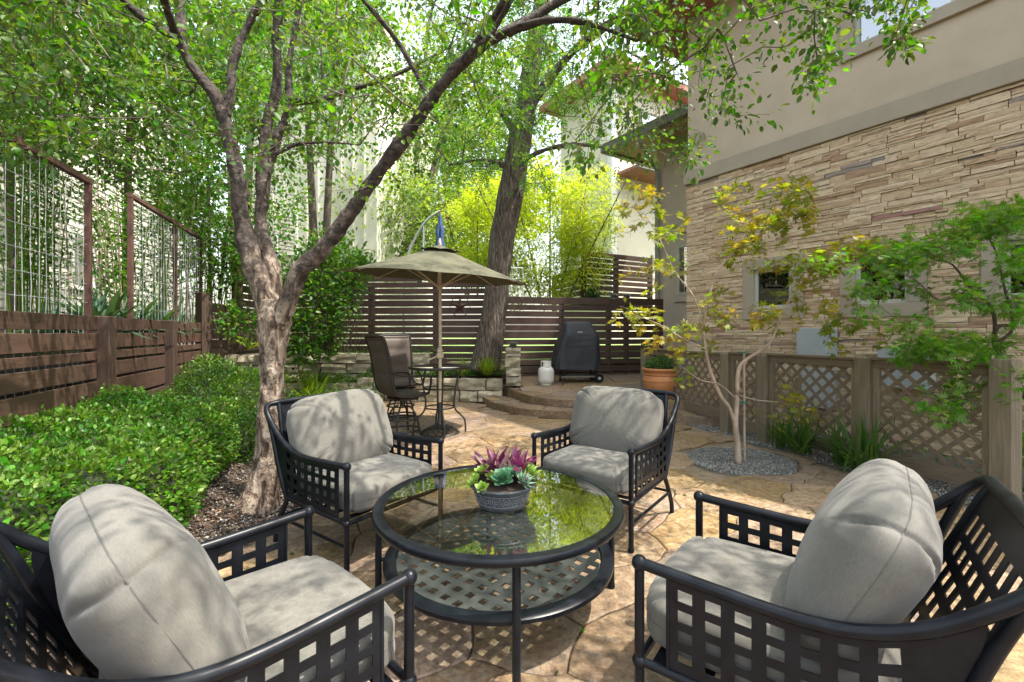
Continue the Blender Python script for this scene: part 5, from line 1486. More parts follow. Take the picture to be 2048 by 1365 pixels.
# ---------------------------------------------------------------- sling bar chairs
def m_sling():
    m, n, b = new_mat('brown_sling_mesh')
    co = coords(n, (1,1,1), kind='Object'); w1 = n.nodes.new('ShaderNodeTexWave'); w1.inputs['Scale'].default_value = 120; n.links.new(co, w1.inputs[0])
    c = mixc(n, (.045,.034,.028), (.105,.080,.062), w1.outputs[1]); n.links.new(c, b.inputs['Base Color']); b.inputs['Roughness'].default_value = .6
    tr = n.nodes.new('ShaderNodeBsdfTransparent'); tr.inputs[0].default_value = (.85,.6,.4,1); mx = n.nodes.new('ShaderNodeMixShader'); mx.inputs[0].default_value = .10
    n.links.new(b.outputs[0], mx.inputs[1]); n.links.new(tr.outputs[0], mx.inputs[2]); n.links.new(mx.outputs[0], n.nodes['Material Output'].inputs[0]); return m
M['sling'] = m_sling()
def make_barchair(label):
    t = thing('bar_chair', label, 'chair', (0,0,0), 0, 'swivel sling bar chairs at the bar table')
    W = .265; SZ = .53
    side = [(.245,SZ+.005),(.10,SZ-.02),(-.10,SZ-.015),(-.20,SZ+.02),(-.255,SZ+.14),(-.285,SZ+.34),(-.33,SZ+.56),(-.375,SZ+.70),(-.40,SZ+.735)]
    for s in (-1,1):
        mb = MB(); mb.tube(smooth_path([(s*W,y,z) for y, z in side],4), .016, 8, flat=(1,1.3)); mb.build('side_frame', M['bronze'], t, smooth=True)
        mb = MB(); mb.tube(smooth_path([(s*(W+.03),-.285,SZ+.30),(s*(W+.045),-.10,SZ+.245),(s*(W+.05),.10,SZ+.24),(s*(W+.048),.225,SZ+.225),(s*(W+.035),.255,SZ+.16),(s*(W+.01),.235,SZ+.0)],4), .017, 8, flat=(1,.8)); mb.build('armrest', M['bronze'], t, smooth=True)
    # padded sling in quilted bands
    vs = []; fs = []; path = smooth_path([(0,y,z) for y, z in side],6); m_ = len(path); NX = 8
    for L_ in (0,1):
        for i, p in enumerate(path):
            tt = (path[min(i+1,m_-1)]-path[max(i-1,0)]).normalized(); nn = Vector((0,tt.z,-tt.y)); quilt = abs(math.sin(i/m_*PI*7))**.5
            for j in range(NX+1):
                u = j/NX*2-1; bow = -.022*(1-u*u)*(.4+.6*math.sin(PI*i/m_))
                vs.append(p+Vector((u*(W-.010),0,0))+nn*((.012*quilt+.004)*(1 if L_ == 0 else -1)*(1-abs(u)**6*.7))-nn*bow*-1)
    o_ = m_*(NX+1)
    for i in range(m_-1):
        for j in range(NX):
            k = i*(NX+1)+j; fs.append((k, k+1, k+NX+2, k+NX+1)); fs.append((o_+k, o_+k+NX+1, o_+k+NX+2, o_+k+1))
    mb = MB(); mb.add(vs, fs); mb.build('sling', M['sling'], t, smooth=True, angle=180)
    mb = MB(); mb.tube(smooth_path([(-W,-.40,SZ+.735),(-W*.5,-.41,SZ+.75),(W*.5,-.41,SZ+.75),(W,-.40,SZ+.735)],3), .016, 8); mb.build('top_rail', M['bronze'], t, smooth=True)
    mb = MB(); mb.box((0,0,SZ-.075), (.30,.30,.02)); mb.tube([(-.2,.12,SZ-.055),(.2,.12,SZ-.055)], .013, 6); mb.tube([(-.2,-.12,SZ-.055),(.2,-.12,SZ-.055)], .013, 6); mb.lathe([(.035,SZ-.17),(.035,SZ-.08)], 14, (0,0,0)); mb.build('swivel', M['bronze'], t)
    mb = MB(); mb.tube([(.225*math.cos(x), .225*math.sin(x), .05) for x in np.linspace(0,2*PI,37)[:-1]], .014, 8, closed=True); mb.build('base_ring', M['bronze'], t, smooth=True)
    mb = MB(); mb.tube([(.205*math.cos(x), .205*math.sin(x), .20) for x in np.linspace(0,2*PI,37)[:-1]], .012, 8, closed=True); mb.build('foot_ring', M['bronze'], t, smooth=True)
    for k in range(4):
        a = PI/4+k*PI/2; c, s = math.cos(a), math.sin(a)
        mb = MB(); mb.tube(smooth_path([(c*.05,s*.05,SZ-.16),(c*.12,s*.12,SZ-.20),(c*.17,s*.17,.26),(c*.205,s*.205,.17),(c*.225,s*.225,.05),(c*.235,s*.235,.0)],4), .012, 8); mb.build('leg', M['bronze'], t, smooth=True)
    return t
bc = make_barchair('nearer sling bar chair, its brown back turned toward the hedge')
bc.location = (-1.44, 5.92, .004); bc.rotation_euler = (0,0,R(-50))
b2 = dup_tree(bc, 'farther sling bar chair facing the camera side, behind the bar table')
b2.location = (-1.72, 6.95, .004); b2.rotation_euler = (0,0,R(-150))

# ---------------------------------------------------------------- grill, tank, pot
q = G(1145,757,.33); GX, GY = q.x, 9.15; gz = z_terr(GX, GY)+.004
gr = thing('grill', 'barbecue grill under a black fabric cover in front of the slat fence', 'grill', (GX, GY, gz), R(6))
m, n, b = new_mat('black_cover_cloth'); b.inputs['Roughness'].default_value = .55
f = noise_f(n, coords(n), 5, 5); n.links.new(ramp(n, [(.3,(.009,.010,.013)),(.7,(.020,.023,.028))], f), b.inputs['Base Color'])
bump(n, b, noise_f(n, coords(n), 12, 5, .6, 1.2), .4, .02); M['cover'] = m
secs = [(.26,-.50,.46,.29),(.34,-.50,.45,.285),(.60,-.44,.44,.28),(.78,-.41,.43,.28),(.90,-.35,.43,.275),(.97,-.31,.41,.265),(1.04,-.29,.36,.235),(1.12,-.27,.31,.20),(1.19,-.255,.275,.16),(1.215,-.235,.25,.13)]
vs = []; fs = []; NA = 64
def rrect(x0, x1, hy, e=7):
    out = []
    for k in range(NA):
        a = 2*PI*k/NA; c, s = math.cos(a), math.sin(a); x = abs(c)**(2/e)*(1 if c > 0 else -1); y = abs(s)**(2/e)*(1 if s > 0 else -1)
        out.append(((x0+x1)/2+x*(x1-x0)/2, y*hy))
    return out
zs = np.linspace(secs[0][0], secs[-1][0], 26)
for z in zs:
    x0 = np.interp(z,[s[0] for s in secs],[s[1] for s in secs]); x1 = np.interp(z,[s[0] for s in secs],[s[2] for s in secs]); hy = np.interp(z,[s[0] for s in secs],[s[3] for s in secs])
    for k, (x, y) in enumerate(rrect(x0, x1, hy)):
        low = max(0, 1-(z-.26)/.6); fold = .014*math.sin(k*.9+3*noise.noise(Vector((x*2,0,z))))*low + .03*noise.noise(Vector((x*4,y*4,z*2.2)))
        # draped swags under the lid
        if y < 0 and .75 < z < 1.15: fold += .018*math.sin(60*(z-.9*((x-.05)**2)*1.2))*max(0,1-abs(x)/.33)
        d = Vector((x, y)); d = d/d.length if d.length else d
        vs.append((x+d.x*fold, y+d.y*fold, z+.012*noise.noise(Vector((x*5,y*5,2)))+(.03*max(0,-x-.2) if z < .3 else 0)))
for i in range(len(zs)-1):
    for k in range(NA): l = (k+1)%NA; fs.append((i*NA+k, i*NA+l, (i+1)*NA+l, (i+1)*NA+k))
fs.append(tuple((len(zs)-1)*NA+k for k in range(NA)))
mb = MB(); mb.add(vs, fs); cv = mb.build('cover', M['cover'], gr, smooth=True, angle=60)
mb = MB(); mb.box((.0,-.268,1.005), (.10,.004,.022)); mb.build('badge', M['box_grey'], cv)
mb = MB(); mb.box((.04,0,.115), (.80,.44,.035), ch=.006); mb.build('bottom_shelf', M['gutter'], gr)
for sx, sy in ((-.30,-.18),(-.30,.18),(.34,-.18),(.34,.18)):
    mb = MB(); mb.box((sx,sy,.25), (.04,.04,.26)); mb.build('leg', M['metal'], gr)
for sy in (-.23,.23):
    mb = MB(); mb.tube([(.40,sy-.025,.085),(.40,sy+.025,.085)], .085, 20); w_ = mb.build('wheel', M['metal'], gr, smooth=True); mb = MB(); mb.tube([(.40,sy-.03,.085),(.40,sy+.03,.085)], .03, 12); mb.build('hub', M['box_grey'], w_)
for sy in (-.18,.18):
    mb = MB(); mb.tube([(-.30,sy-.012,.03),(-.30,sy+.012,.03)], .03, 14); mb.box((-.30,sy,.075),(.025,.03,.05)); mb.build('caster', M['metal'], gr)
q = G(1092,759,.31); TX_, TY_ = (1092-1024)/F*8.75, 8.75; tz = z_terr(TX_, TY_)+.004
tk = thing('propane_tank', 'off-white propane tank standing left of the covered grill', 'gas tank', (TX_, TY_, tz))
mb = MB(); mb.lathe([(.0005,.035),(.10,.03),(.138,.055),(.152,.09),(.155,.14),(.155,.265),(.150,.30),(.125,.335),(.07,.355),(.0005,.36)], 36, (0,0,0), False); mb.build('tank_body', M['tank'], tk, smooth=True)
mb = MB(); mb.lathe([(.105,.035),(.105,.0),(.112,.0),(.112,.045)], 28, (0,0,0), False); mb.build('foot_ring', M['tank'], tk, smooth=True)
mb = MB(); 
for a0, a1 in ((.35,2.1),(2.7,3.7),(4.2,6.0)):
    th_s = np.linspace(a0, a1, 10); b0 = len(mb.v)
    for r_ in (.098,.104):
        for z in (.335,.455):
            for a in th_s: mb.v.append((r_*math.cos(a), r_*math.sin(a), z))
    for i in range(9):
        A_ = b0+i; mb.f += [(A_,A_+1,A_+11,A_+10),(A_+20,A_+30,A_+31,A_+21),(A_+10,A_+11,A_+31,A_+30)]
mb.tube([(.101*math.cos(a),.101*math.sin(a),.457) for a in np.linspace(0,2*PI,29)[:-1]], .008, 6, closed=True); mb.build('collar', M['tank'], tk)
mb = MB(); mb.lathe([(.022,.35),(.022,.39),(.014,.395),(.014,.41),(.03,.412),(.03,.43)], 14, (0,0,0)); mb.tube([(0,0,.385),(0,-.06,.385)], .012, 8); mb.build('valve', M['box_grey'], tk)
q = P(1321,740,7.9); POTX, POTY = (1322-1024)/F*7.55, 7.55; pz = z_terr(POTX, POTY)+.004
pt = thing('terracotta_pot', 'large round terracotta pot with rope bands beside the lattice', 'pot', (POTX, POTY, pz))
S_ = .95
pr = [(.0005,.0),(.19,0),(.205,.02),(.255,.12),(.300,.22),(.312,.30),(.300,.36),(.285,.385),(.295,.400),(.29,.412),(.278,.42),(.282,.45),(.300,.47),(.322,.480),(.326,.50),(.320,.515),(.290,.515),(.27,.49),(.262,.46),(.0005,.455)]
mb = MB(); mb.lathe([(r*S_, z*S_) for r, z in pr], 56, (0,0,0), False); mb.build('pot_body', M['terracotta'], pt, smooth=True, angle=50)
mb = MB(); mb.tube([(.313*S_*math.cos(a), .313*S_*math.sin(a), .30*S_) for a in np.linspace(0,2*PI,57)[:-1]], .008, 6, closed=True); mb.tube([(.293*S_*math.cos(a), .293*S_*math.sin(a), .405*S_) for a in np.linspace(0,2*PI,57)[:-1]], .009, 6, closed=True); mb.build('band', M['terracotta'], pt, smooth=True)
# ================================================================== vegetation
rv = np.random.RandomState(5)
def px_targets(n, fn, rng):
    """fn(rng) -> (px,py,Y) or None ; world points spread through a volume seen from the terrace"""
    out = []
    while len(out) < n:
        r = fn(rng)
        if r is not None:
            q = P(*r); out.append((q.x, q.y, q.z))
    return np.array(out)
def tree(name, label, cat, base, limbs, radii, barks, targets, leafmat, shape, size, per, spread, r0=.0022, droop=.05, jit=.10, up=.8, wscale=1.0, seed=0, group=None, amp=.012, fr=(9,3), sides=20, rmax=.03, trunk_name='trunk', twn=4, step=.22, kk_=5):
    rng = np.random.RandomState(seed)
    t = thing(name, label, cat, base, 0, group)
    for i, (l, r, bk) in enumerate(zip(limbs, radii, barks)):
        mb = MB(); disp_tube(mb, l, r, sides if i == 0 else max(8, sides-6), amp, fr, seed+i*3.1, kk_)
        mb.build(trunk_name if i == 0 else 'limb', M[bk], t, world=True, smooth=True, angle=180)
    fine = [[Vector(p) for p in smooth_path(l, 3)] for l in limbs]
    if len(targets):
        pos, chains, wgt = grow(fine, targets, rng, droop, jit, step)
        mb = MB(); twigs_mesh(mb, pos, chains, wgt, r0, rmax, twn)
        mb.build('branches', M['twig'], t, world=True, kind='stuff')
        lp, ld = leaf_spots(pos, chains, rng, per, spread)
        sz = size*(.45+.85*rng.random(len(lp)))
        leaves('crown', lp, ld, sz, M[leafmat], t, shape, up, wscale)
    return t
def inb(x, tab): return lerp_tab(tab, x)

# ---- the big multi-trunk tree by the hedge
D0 = 3.45
lim = lambda pts: [P(*p) for p in pts]
base = G(522, 1012); base.y = D0
trunk = lim([(517,1020,3.42),(524,985,3.44),(534,930,3.45),(541,860,3.45),(543,790,3.45),(546,730,3.45),(548,680,3.45),(550,640,3.46),(549,600,3.46)])
trr = [.175,.128,.100,.092,.088,.090,.104,.122,.10]
LR = lim([(556,655,3.42),(572,612,3.40),(590,562,3.38),(608,535,3.37),(650,492,3.36),(705,420,3.34),(757,345,3.30),(815,268,3.24),(870,190,3.16),(925,125,3.08),(1000,72,3.0),(1085,43,2.9),(1150,42,2.82),(1215,60,2.75),(1275,82,2.7)])
LRr = [.72*q for q in [.08,.085,.088,.085,.076,.074,.068,.066,.060,.052,.045,.034,.026,.018,.010]]
LL = lim([(538,640,3.5),(520,570,3.5),(500,510,3.5),(488,462,3.52),(472,342,3.52),(450,245,3.5),(425,185,3.46),(386,137,3.42),(355,82,3.36),(284,34,3.25),(240,-5,3.15),(180,-60,3.0)])
LLr = [.74*q for q in [.10,.105,.095,.090,.075,.064,.056,.050,.042,.036,.030,.02]]
LM = lim([(556,640,3.55),(548,560,3.6),(528,490,3.64),(521,400,3.7),(533,256,3.72),(554,171,3.7),(553,68,3.66),(560,-10,3.6),(570,-120,3.5)])
LMr = [.74*q for q in [.08,.085,.070,.060,.056,.052,.047,.042,.03]]
LM2 = lim([(524,420,3.74),(543,308,3.85),(570,235,3.95),(581,200,4.0),(578,137,4.02),(598,10,4.05),(620,-90,4.0)])
LM2r = [.74*q for q in [.05,.056,.050,.048,.036,.032,.02]]
LL2 = lim([(452,232,3.5),(462,180,3.55),(468,120,3.6),(495,51,3.62),(528,-5,3.6),(570,-90,3.5)])
LL2r = [.74*q for q in [.045,.048,.046,.042,.036,.02]]
LU = lim([(358,88,3.38),(362,50,3.4),(362,-5,3.42),(360,-80,3.45)]); LUr = [.036,.034,.030,.02]
LB1 = lim([(850,205,3.18),(845,172,3.2),(789,75,3.1),(724,-2,3.0),(680,-60,2.9)]); LB1r = [.02,.022,.018,.014,.01]
LB2 = lim([(925,128,3.08),(950,100,3.0),(978,76,2.95),(1022,-2,2.8),(1060,-80,2.7)]); LB2r = [.026,.026,.024,.018,.012]
LB3 = lim([(880,180,3.15),(960,90,3.2),(1100,15,3.3),(1200,-40,3.4)]); LB3r = [.02,.02,.018,.01]
LC = lim([(585,205,4.0),(640,200,4.1),(700,180,4.2),(790,150,4.3),(900,95,4.5)]); LCr = [.03,.028,.024,.018,.01]
LD = lim([(545,312,3.85),(590,290,3.9),(650,285,4.0),(720,290,4.1)]); LDr = [.018,.015,.012,.006]
# overhead limb toward the right and over the terrace, mostly above the frame
LO = [Vector(LR[9]), Vector((.3,2.6,3.7)), Vector((1.0,2.0,4.1)), Vector((1.9,1.6,4.3)), Vector((2.6,1.4,4.35))]; LOr = [.03,.032,.028,.02,.01]
LO2 = [Vector(LL[8]), Vector((-2.0,2.2,4.0)), Vector((-1.2,1.2,4.4)), Vector((-.3,.4,4.6))]; LO2r = [.03,.03,.022,.012]
LO3 = [Vector(LR[10]), Vector((.8,3.2,3.9)), Vector((1.7,3.5,4.15)), Vector((2.5,3.5,4.0))]; LO3r = [.03,.026,.02,.01]
LOW = [(-400,330),(0,300),(150,300),(300,340),(450,330),(600,370),(720,400),(860,330),(1000,260),(1150,330),(1300,330),(1400,330),(1480,210),(1600,190),(1700,170),(1850,150),(2000,60)]
def f_vis(rng):
    px = rng.uniform(-250, 1860); Y = rng.uniform(2.1, 4.9)
    if px > 1420: Y = rng.uniform(2.3, 3.4)
    low = inb(px, LOW); py = rng.uniform(-160, low) if px < 1500 else rng.uniform(-140, low)
    d = .5+.9*noise.noise(Vector((px/150, py/110, Y*.9)))
    if px < 420: d -= .05
    if 1000 < px: d -= .30
    if px > 1330: d -= .22
    if px > 1450: d = (.10 if py < 40 else 0)
    if px < 1300 and py > low-130: d -= .22
    if rng.random() > d: return None
    if 180 < px < 1150 and Y < 3.6 and rng.random() < .85: return None
    return (px, py, Y)
tv = px_targets(1950, f_vis, rv)
# overhead, outside the picture: what throws the dappled shade
def f_over(rng):
    x, y, z = rng.uniform(-3.6,4.6), rng.uniform(-1.2,5.2), rng.uniform(3.55,5.2)
    if y > .3 and HY-(z-EYE)/y*F > -100: return None
    if noise.noise(Vector((x*1.1, y*1.1, 4.2)))*.9+.50 < rng.random(): return None
    return (x, y, z)
to = []
while len(to) < 1550:
    r_ = f_over(rv)
    if r_: to.append(r_)
while len(to) < 1850:
    x, y, z = rv.uniform(.7,3.4), rv.uniform(-.4,2.6), rv.uniform(3.7,4.9)
    if y > .3 and HY-(z-EYE)/y*F > -100: continue
    if noise.noise(Vector((x*1.6, y*1.6, 7.2)))*1.1+.5 < rv.random(): continue
    to.append((x, y, z))
# droopy sprays in front of the house, upper right
def f_spray(rng):
    c = [(1360,150,2.7,110,130),(1450,180,2.7,90,90),(1560,95,2.6,90,60),(1660,120,2.5,50,50),(1805,80,2.5,35,60),(1640,160,2.5,40,30),(1350,60,2.8,120,70),(1500,40,2.6,120,40),(1420,60,2.6,100,60),(1300,270,3.0,90,70)][rng.randint(10)]
    return (c[0]+rng.normal()*c[3]*.45, c[1]+rng.normal()*c[4]*.45, c[2]+rng.normal()*.15)
ts = px_targets(70, f_spray, rv)
limbs = [trunk, LR, LL, LM, LM2, LL2, LU, LB1, LB2, LB3, LC, LD, LO, LO2, LO3]
radii = [trr, LRr, LLr, LMr, LM2r, LL2r, LUr, LB1r, LB2r, LB3r, LCr, LDr, LOr, LO2r, LO3r]
barks = ['bark_low', 'bark', 'bark', 'bark', 'bark']+['bark']*10
tree('shade_tree', 'big multi-stemmed tree with flaking bark beside the hedge, spreading over the terrace', 'tree', (base.x, base.y, 0), limbs, radii, barks,
     np.concatenate([tv, np.array(to), ts]), 'L_main', 'oval', .043, 15, .105, r0=.0016, seed=11, amp=.024, fr=(17,8), sides=44, kk_=12, wscale=1.0, up=.75, rmax=.016)

# ---- old pecan behind the umbrella
Tk = lim([(968,745,9.2),(975,715,9.2),(985,640,9.2),(995,560,9.2),(1005,470,9.2),(1022,380,9.15),(1038,290,9.1),(1055,190,9.0),(1070,90,8.9),(1090,-40,8.8)])
Tr = [.33,.285,.265,.26,.26,.26,.24,.21,.18,.14]
B1 = lim([(1048,230,9.05),(1090,170,8.9),(1150,100,8.6),(1230,40,8.3),(1330,-20,8.0)]); B2 = lim([(1040,280,9.1),(985,200,9.2),(920,130,9.4),(860,40,9.6)])
B3 = lim([(1030,330,9.1),(1090,300,8.6),(1160,290,8.1),(1230,300,7.8)]); B4 = lim([(1030,340,9.1),(970,320,8.8),(900,330,8.4)])
def f_pec(rng):
    px, py, Y = rng.uniform(840,1400), rng.uniform(-160,370), rng.uniform(7.2,10.2)
    if px > 1150 and rng.random() < .62: return None
    if px > 1200 and py > 330: return None
    if py > 300 and not (880 < px < 1250): return None
    d = .52+.9*noise.noise(Vector((px/120, py/90, Y*.5)))
    if py > 230: d -= .12
    return (px, py, Y) if rng.random() < d else None
pec_high = []
while len(pec_high) < 210:      # unseen wide crown top, added above the picture to dapple the patio
    x, y, z = rv.uniform(-2,6.5), rv.uniform(3.6,11), rv.uniform(5.5,10.5)
    if HY-(z-EYE)/y*F > -130 or noise.noise(Vector((x*.9,y*.9,z*.6)))*.9+.55 < rv.random(): continue
    if (HA-Vector((x,y,0))).dot(-HN) > 1.2 and z < 8.6: continue
    pec_high.append((x,y,z))
pec_high = np.array(pec_high)
tree('pecan_tree', 'tall old tree with furrowed grey trunk leaning right behind the umbrella', 'tree', tuple(P(968,735,9.2)), [Tk,B1,B2,B3,B4], [Tr,[.12,.10,.08,.06,.03],[.10,.08,.06,.03],[.05,.04,.03,.015],[.05,.035,.02]],
     ['bark_pecan']*5, np.concatenate([px_targets(520, f_pec, rv), pec_high]), 'L_mid', 'pinnate', .26, 7, .30, r0=.004, seed=21, amp=.05, fr=(7,1.1), sides=36, up=.8, rmax=.05)

# ---- trees behind the mesh screens and on the left bank
def back_tree(label, px, Y, pybase, lean, region, n, mat, size, per, spread, seed, shape='simple', tr=.10, dens=.5, group=None, stems=1, yr=1.2, bark='twig', hz=(140,100), ws=1.0, edge=.35):
    rng = np.random.RandomState(seed); (x0, x1, y0, y1) = region
    b0 = P(px, pybase, Y); limbs = []; rad = []
    for s in range(stems):
        ox = (s-(stems-1)/2)*60
        pts = [P(px+ox*.3, pybase, Y), P(px+ox*.6+lean*.3, pybase*.7+y0*.3, Y), P(px+ox+lean*.7, pybase*.35+y0*.65, Y), P(px+ox*1.4+lean, y0, Y)]
        limbs.append(pts); rad.append([tr, tr*.8, tr*.55, tr*.2])
    def fn(r):
        qx, qy, Yy = r.uniform(x0, x1), r.uniform(y0, y1), Y+r.uniform(-yr, yr)
        u, v = (qx-(x0+x1)/2)/((x1-x0)/2), (qy-(y0+y1)/2)/((y1-y0)/2)
        if u*u+v*v > 1+edge*noise.noise(Vector((qx/50, qy/50, seed))): return None
        if r.random() > dens+.9*noise.noise(Vector((qx/hz[0], qy/hz[1], Yy*.7+seed))): return None
        return (qx, qy, Yy)
    return tree('leafy_tree', label, 'tree', tuple(b0), limbs, rad, [bark]*stems, px_targets(n, fn, rng), mat, shape, size, per, spread, r0=.003, seed=seed, sides=12, amp=.01, group=group, rmax=.03, wscale=ws)
back_tree('dense dark green tree hanging over the mesh screen at the far left', 30, 5.6, 640, -30, (-330,290,-240,340), 820, 'L_dark', .075, 28, .26, 31, tr=.06, dens=.55)
back_tree('dark leafy tree behind the second mesh panel, trunk hidden by bamboo', 250, 7.2, 620, 20, (60,520,-220,370), 640, 'L_dark', .085, 24, .30, 32, tr=.06, dens=.46)
back_tree('mid-green tree between the mesh screens and the big trunk', 430, 8.6, 600, 20, (300,620,120,560), 420, 'L_mid', .09, 24, .30, 33, tr=.035, dens=.40, stems=2)
back_tree('light green tree showing between the forked trunk limbs', 640, 10.5, 560, 0, (500,790,-120,330), 260, 'L_mid', .12, 22, .45, 34, tr=.10, dens=.42, stems=2)
back_tree('pale sunlit tree beyond the fence left of the blue umbrella', 770, 16, 560, 20, (640,900,330,545), 380, 'L_hazy', .15, 26, .6, 35, tr=.13, dens=.62, stems=3, yr=2)
back_tree('slim forked tree beyond the fence above the umbrella, pale green', 800, 18, 560, 60, (690,980,20,400), 330, 'L_hazy', .17, 22, .8, 36, tr=.22, dens=.42, stems=3, yr=2, bark='bark_pecan')
back_tree('soft green tree mass just right of the blue umbrella', 925, 17, 570, 0, (850,1010,330,560), 260, 'L_hazy', .16, 26, .6, 37, tr=.12, dens=.60, stems=2, yr=2)
back_tree('bright bamboo-like tree rising above the fence right of the pecan trunk', 1100, 12.0, 600, 0, (990,1225,330,620), 430, 'L_bamboo', .13, 46, .34, 38, tr=.03, dens=.50, stems=5, yr=.8, ws=.36, hz=(45,45), edge=1.1)
back_tree('tall yellow-green bamboo plume in front of the cream house', 1170, 12.8, 590, 40, (1120,1235,330,560), 100, 'L_bamboo', .13, 36, .30, 39, tr=.02, dens=.55, stems=2, yr=.4, ws=.36, hz=(45,45), edge=1.1)
back_tree('yellow green bamboo mass left of the pecan trunk, above the umbrella', 955, 12.6, 590, 0, (900,1010,360,580), 170, 'L_bamboo', .13, 44, .36, 40, tr=.03, dens=.5, stems=3, yr=.5, ws=.36, hz=(45,45), edge=1.1)
back_tree('dark green creeper tree top left, behind the tall board-clad house corner', 480, 12.5, 560, 0, (380,720,-160,240), 150, 'L_dark', .13, 22, .5, 41, tr=.12, dens=.36, stems=2, yr=1.0)

# far wooded slope that closes the view
rngw = np.random.RandomState(77); nW = 44000
cW = []
for k in range(78):
    px_ = rngw.uniform(-500, 1060); Y_ = rngw.uniform(24, 32); cW.append((*P(px_, rngw.uniform(0 if px_ < 700 else 170, 520), Y_), rngw.uniform(1.6, 3.2)))
cW = np.array(cW); kk = rngw.choice(len(cW), nW, p=cW[:,3]**2/np.sum(cW[:,3]**2)); vW = unit(rngw.normal(size=(nW,3)))
pW = cW[kk,:3]+vW*(cW[kk,3]*(.7+.35*rngw.random(nW)))[:,None]
oW = link('far_woods', leaf_mesh('far_woods', pW, rngw.normal(size=(nW,3)), .42*(.5+.7*rngw.random(nW)), M['L_hazy'], 'simple', .7)); oW['kind'] = 'stuff'
# bamboo canes behind the screens
rb = random.Random(4)
def bamboo(label, px, Y, n, h, wd, seed):
    rng = np.random.RandomState(seed); q = P(px, 600, Y); q.z = 1.22
    t = thing('bamboo_clump', label, 'bamboo', tuple(q)); lp = []; ld = []
    mb = MB()
    for k in range(n):
        bx, by = q.x+rng.normal()*wd*.35, q.y+rng.normal()*wd*.35; lx, ly = rng.normal()*.22+(bx-q.x)*.8, rng.normal()*.15; hh = h*rng.uniform(.7,1.05)
        pts = [Vector((bx+lx*f*f*hh*.4, by+ly*f*f*hh*.4, q.z-.1+hh*f)) for f in np.linspace(0,1,7)]
        mb.tube(pts, [.009,.009,.008,.007,.006,.004,.002], 5, False)
        for j in range(60):
            f = rng.uniform(.30, 1); i = min(5, int(f*6)); p = pts[i]+(pts[i+1]-pts[i])*(f*6-i)
            lp.append((p.x+rng.normal()*.11, p.y+rng.normal()*.11, p.z+rng.normal()*.05)); ld.append((rng.normal(), rng.normal(), -.5))
    mb.build('canes', M['L_limegrass'] if seed % 2 else M['dead'], t, world=True, kind='stuff')
    leaves('leaves', lp, ld, .10*(.6+.7*rng.random(len(lp))), M['L_mid'], t, 'simple', .6, .45)
bamboo('bamboo clump behind the far left mesh screen, tan canes', 60, 5.1, 26, 2.9, .5, 51)
bamboo('thin bamboo canes behind the first mesh screen post', 225, 5.6, 16, 2.5, .4, 52)
bamboo('leafy bamboo clump between the two mesh screens', 285, 6.6, 24, 3.0, .6, 53)
bamboo('green bamboo canes just left of the tall fence post', 440, 8.3, 24, 3.1, .45, 55)
bamboo('pale bamboo canes behind the rear mesh panel', 370, 7.7, 16, 2.8, .5, 56)
# blue-green spiky clumps on the bank
def spiky(label, px, py, Y, n, l, seed, mat='L_agave', w=.55, name='spiky_plant', cat='plant', zb=None, eln=(10,80)):
    rng = np.random.RandomState(seed); q = P(px, py, Y)
    if zb is not None: q.z = zb
    t = thing(name, label, cat, tuple(q)); lp = np.tile(np.array(q), (n,1))+rng.normal(size=(n,3))*np.array([.04,.04,.01])*l/.5
    az = rng.random(n)*6.283; el = np.radians(rng.uniform(*eln, n)); d = np.stack([np.cos(az)*np.cos(el), np.sin(az)*np.cos(el), np.sin(el)], 1)
    # arching: three joined segments
    V = []; Fq = []; off = np.array(OFF[t])
    for i in range(n):
        L_ = l*rng.uniform(.6,1.1); p = lp[i]-off; dd = d[i].copy(); side = np.cross(dd, [0,0,1]); side /= np.linalg.norm(side)+1e-6; b0 = len(V)
        ws = np.array([.6,1,.75,.0])*w*.03*(l/.5)
        for s in range(4):
            V += [p-side*ws[s], p+side*ws[s]]
            p = p+dd*L_/3; dd = dd+np.array([0,0,-.28]); dd /= np.linalg.norm(dd)
        for s in range(3): Fq.append([b0+2*s, b0+2*s+1, b0+2*s+3, b0+2*s+2])
    o = link('leaves', np_mesh('leaves', np.array(V), np.array(Fq), M[mat]), t); o['kind'] = 'stuff'; return t
for k, (px, py, Y, n, l) in enumerate([(190,610,5.2,70,.75),(250,600,5.7,60,.7),(315,606,6.4,60,.65),(345,612,7.2,50,.6),(110,612,5.0,40,.5)]):
    spiky(['blue-green spiky clump left of the first mesh screen post','blue-green spiky clump right of the first mesh screen post','spiky clump behind the second mesh frame, middle','smallest spiky clump, below the rear mesh panel','low spiky clump at the far left behind the wire'][k], px, py, Y, n, l, 60+k, zb=1.30, w=.8)
# grasses
for k, (px, py, Y, n, l, mt, lb, zb) in enumerate([(1600,880,4.95,60,.62,'L_grass','long green grass clump by the lattice, the one nearer the staked maple',0),(1730,915,4.22,80,.62,'L_grass','long green grass clump at the foot of the middle lattice post',0),
      (1680,900,4.55,36,.55,'L_grass','sparser grass clump between the two fuller ones by the lattice',0),(1560,872,5.2,50,.42,'L_grass','small grass tuft by the narrow lattice panel',0),
      (975,745,8.82,220,.42,'L_limegrass','lime green grass tuft on the low wall by the stone pillar',.50),(925,750,8.9,90,.36,'L_limegrass','smaller lime grass tuft left of the bright one on the low wall',.48),(1015,745,9.0,80,.34,'L_limegrass','short lime grass behind the stone pillar',.50),
      (625,735,8.0,110,.75,'L_limegrass','wispy pale grass stems right behind the big tree trunk',.05)]):
    spiky(lb, px, py, Y, n, l, 80+k, mt, .32, 'grass_clump', 'grass', zb, (35,88))
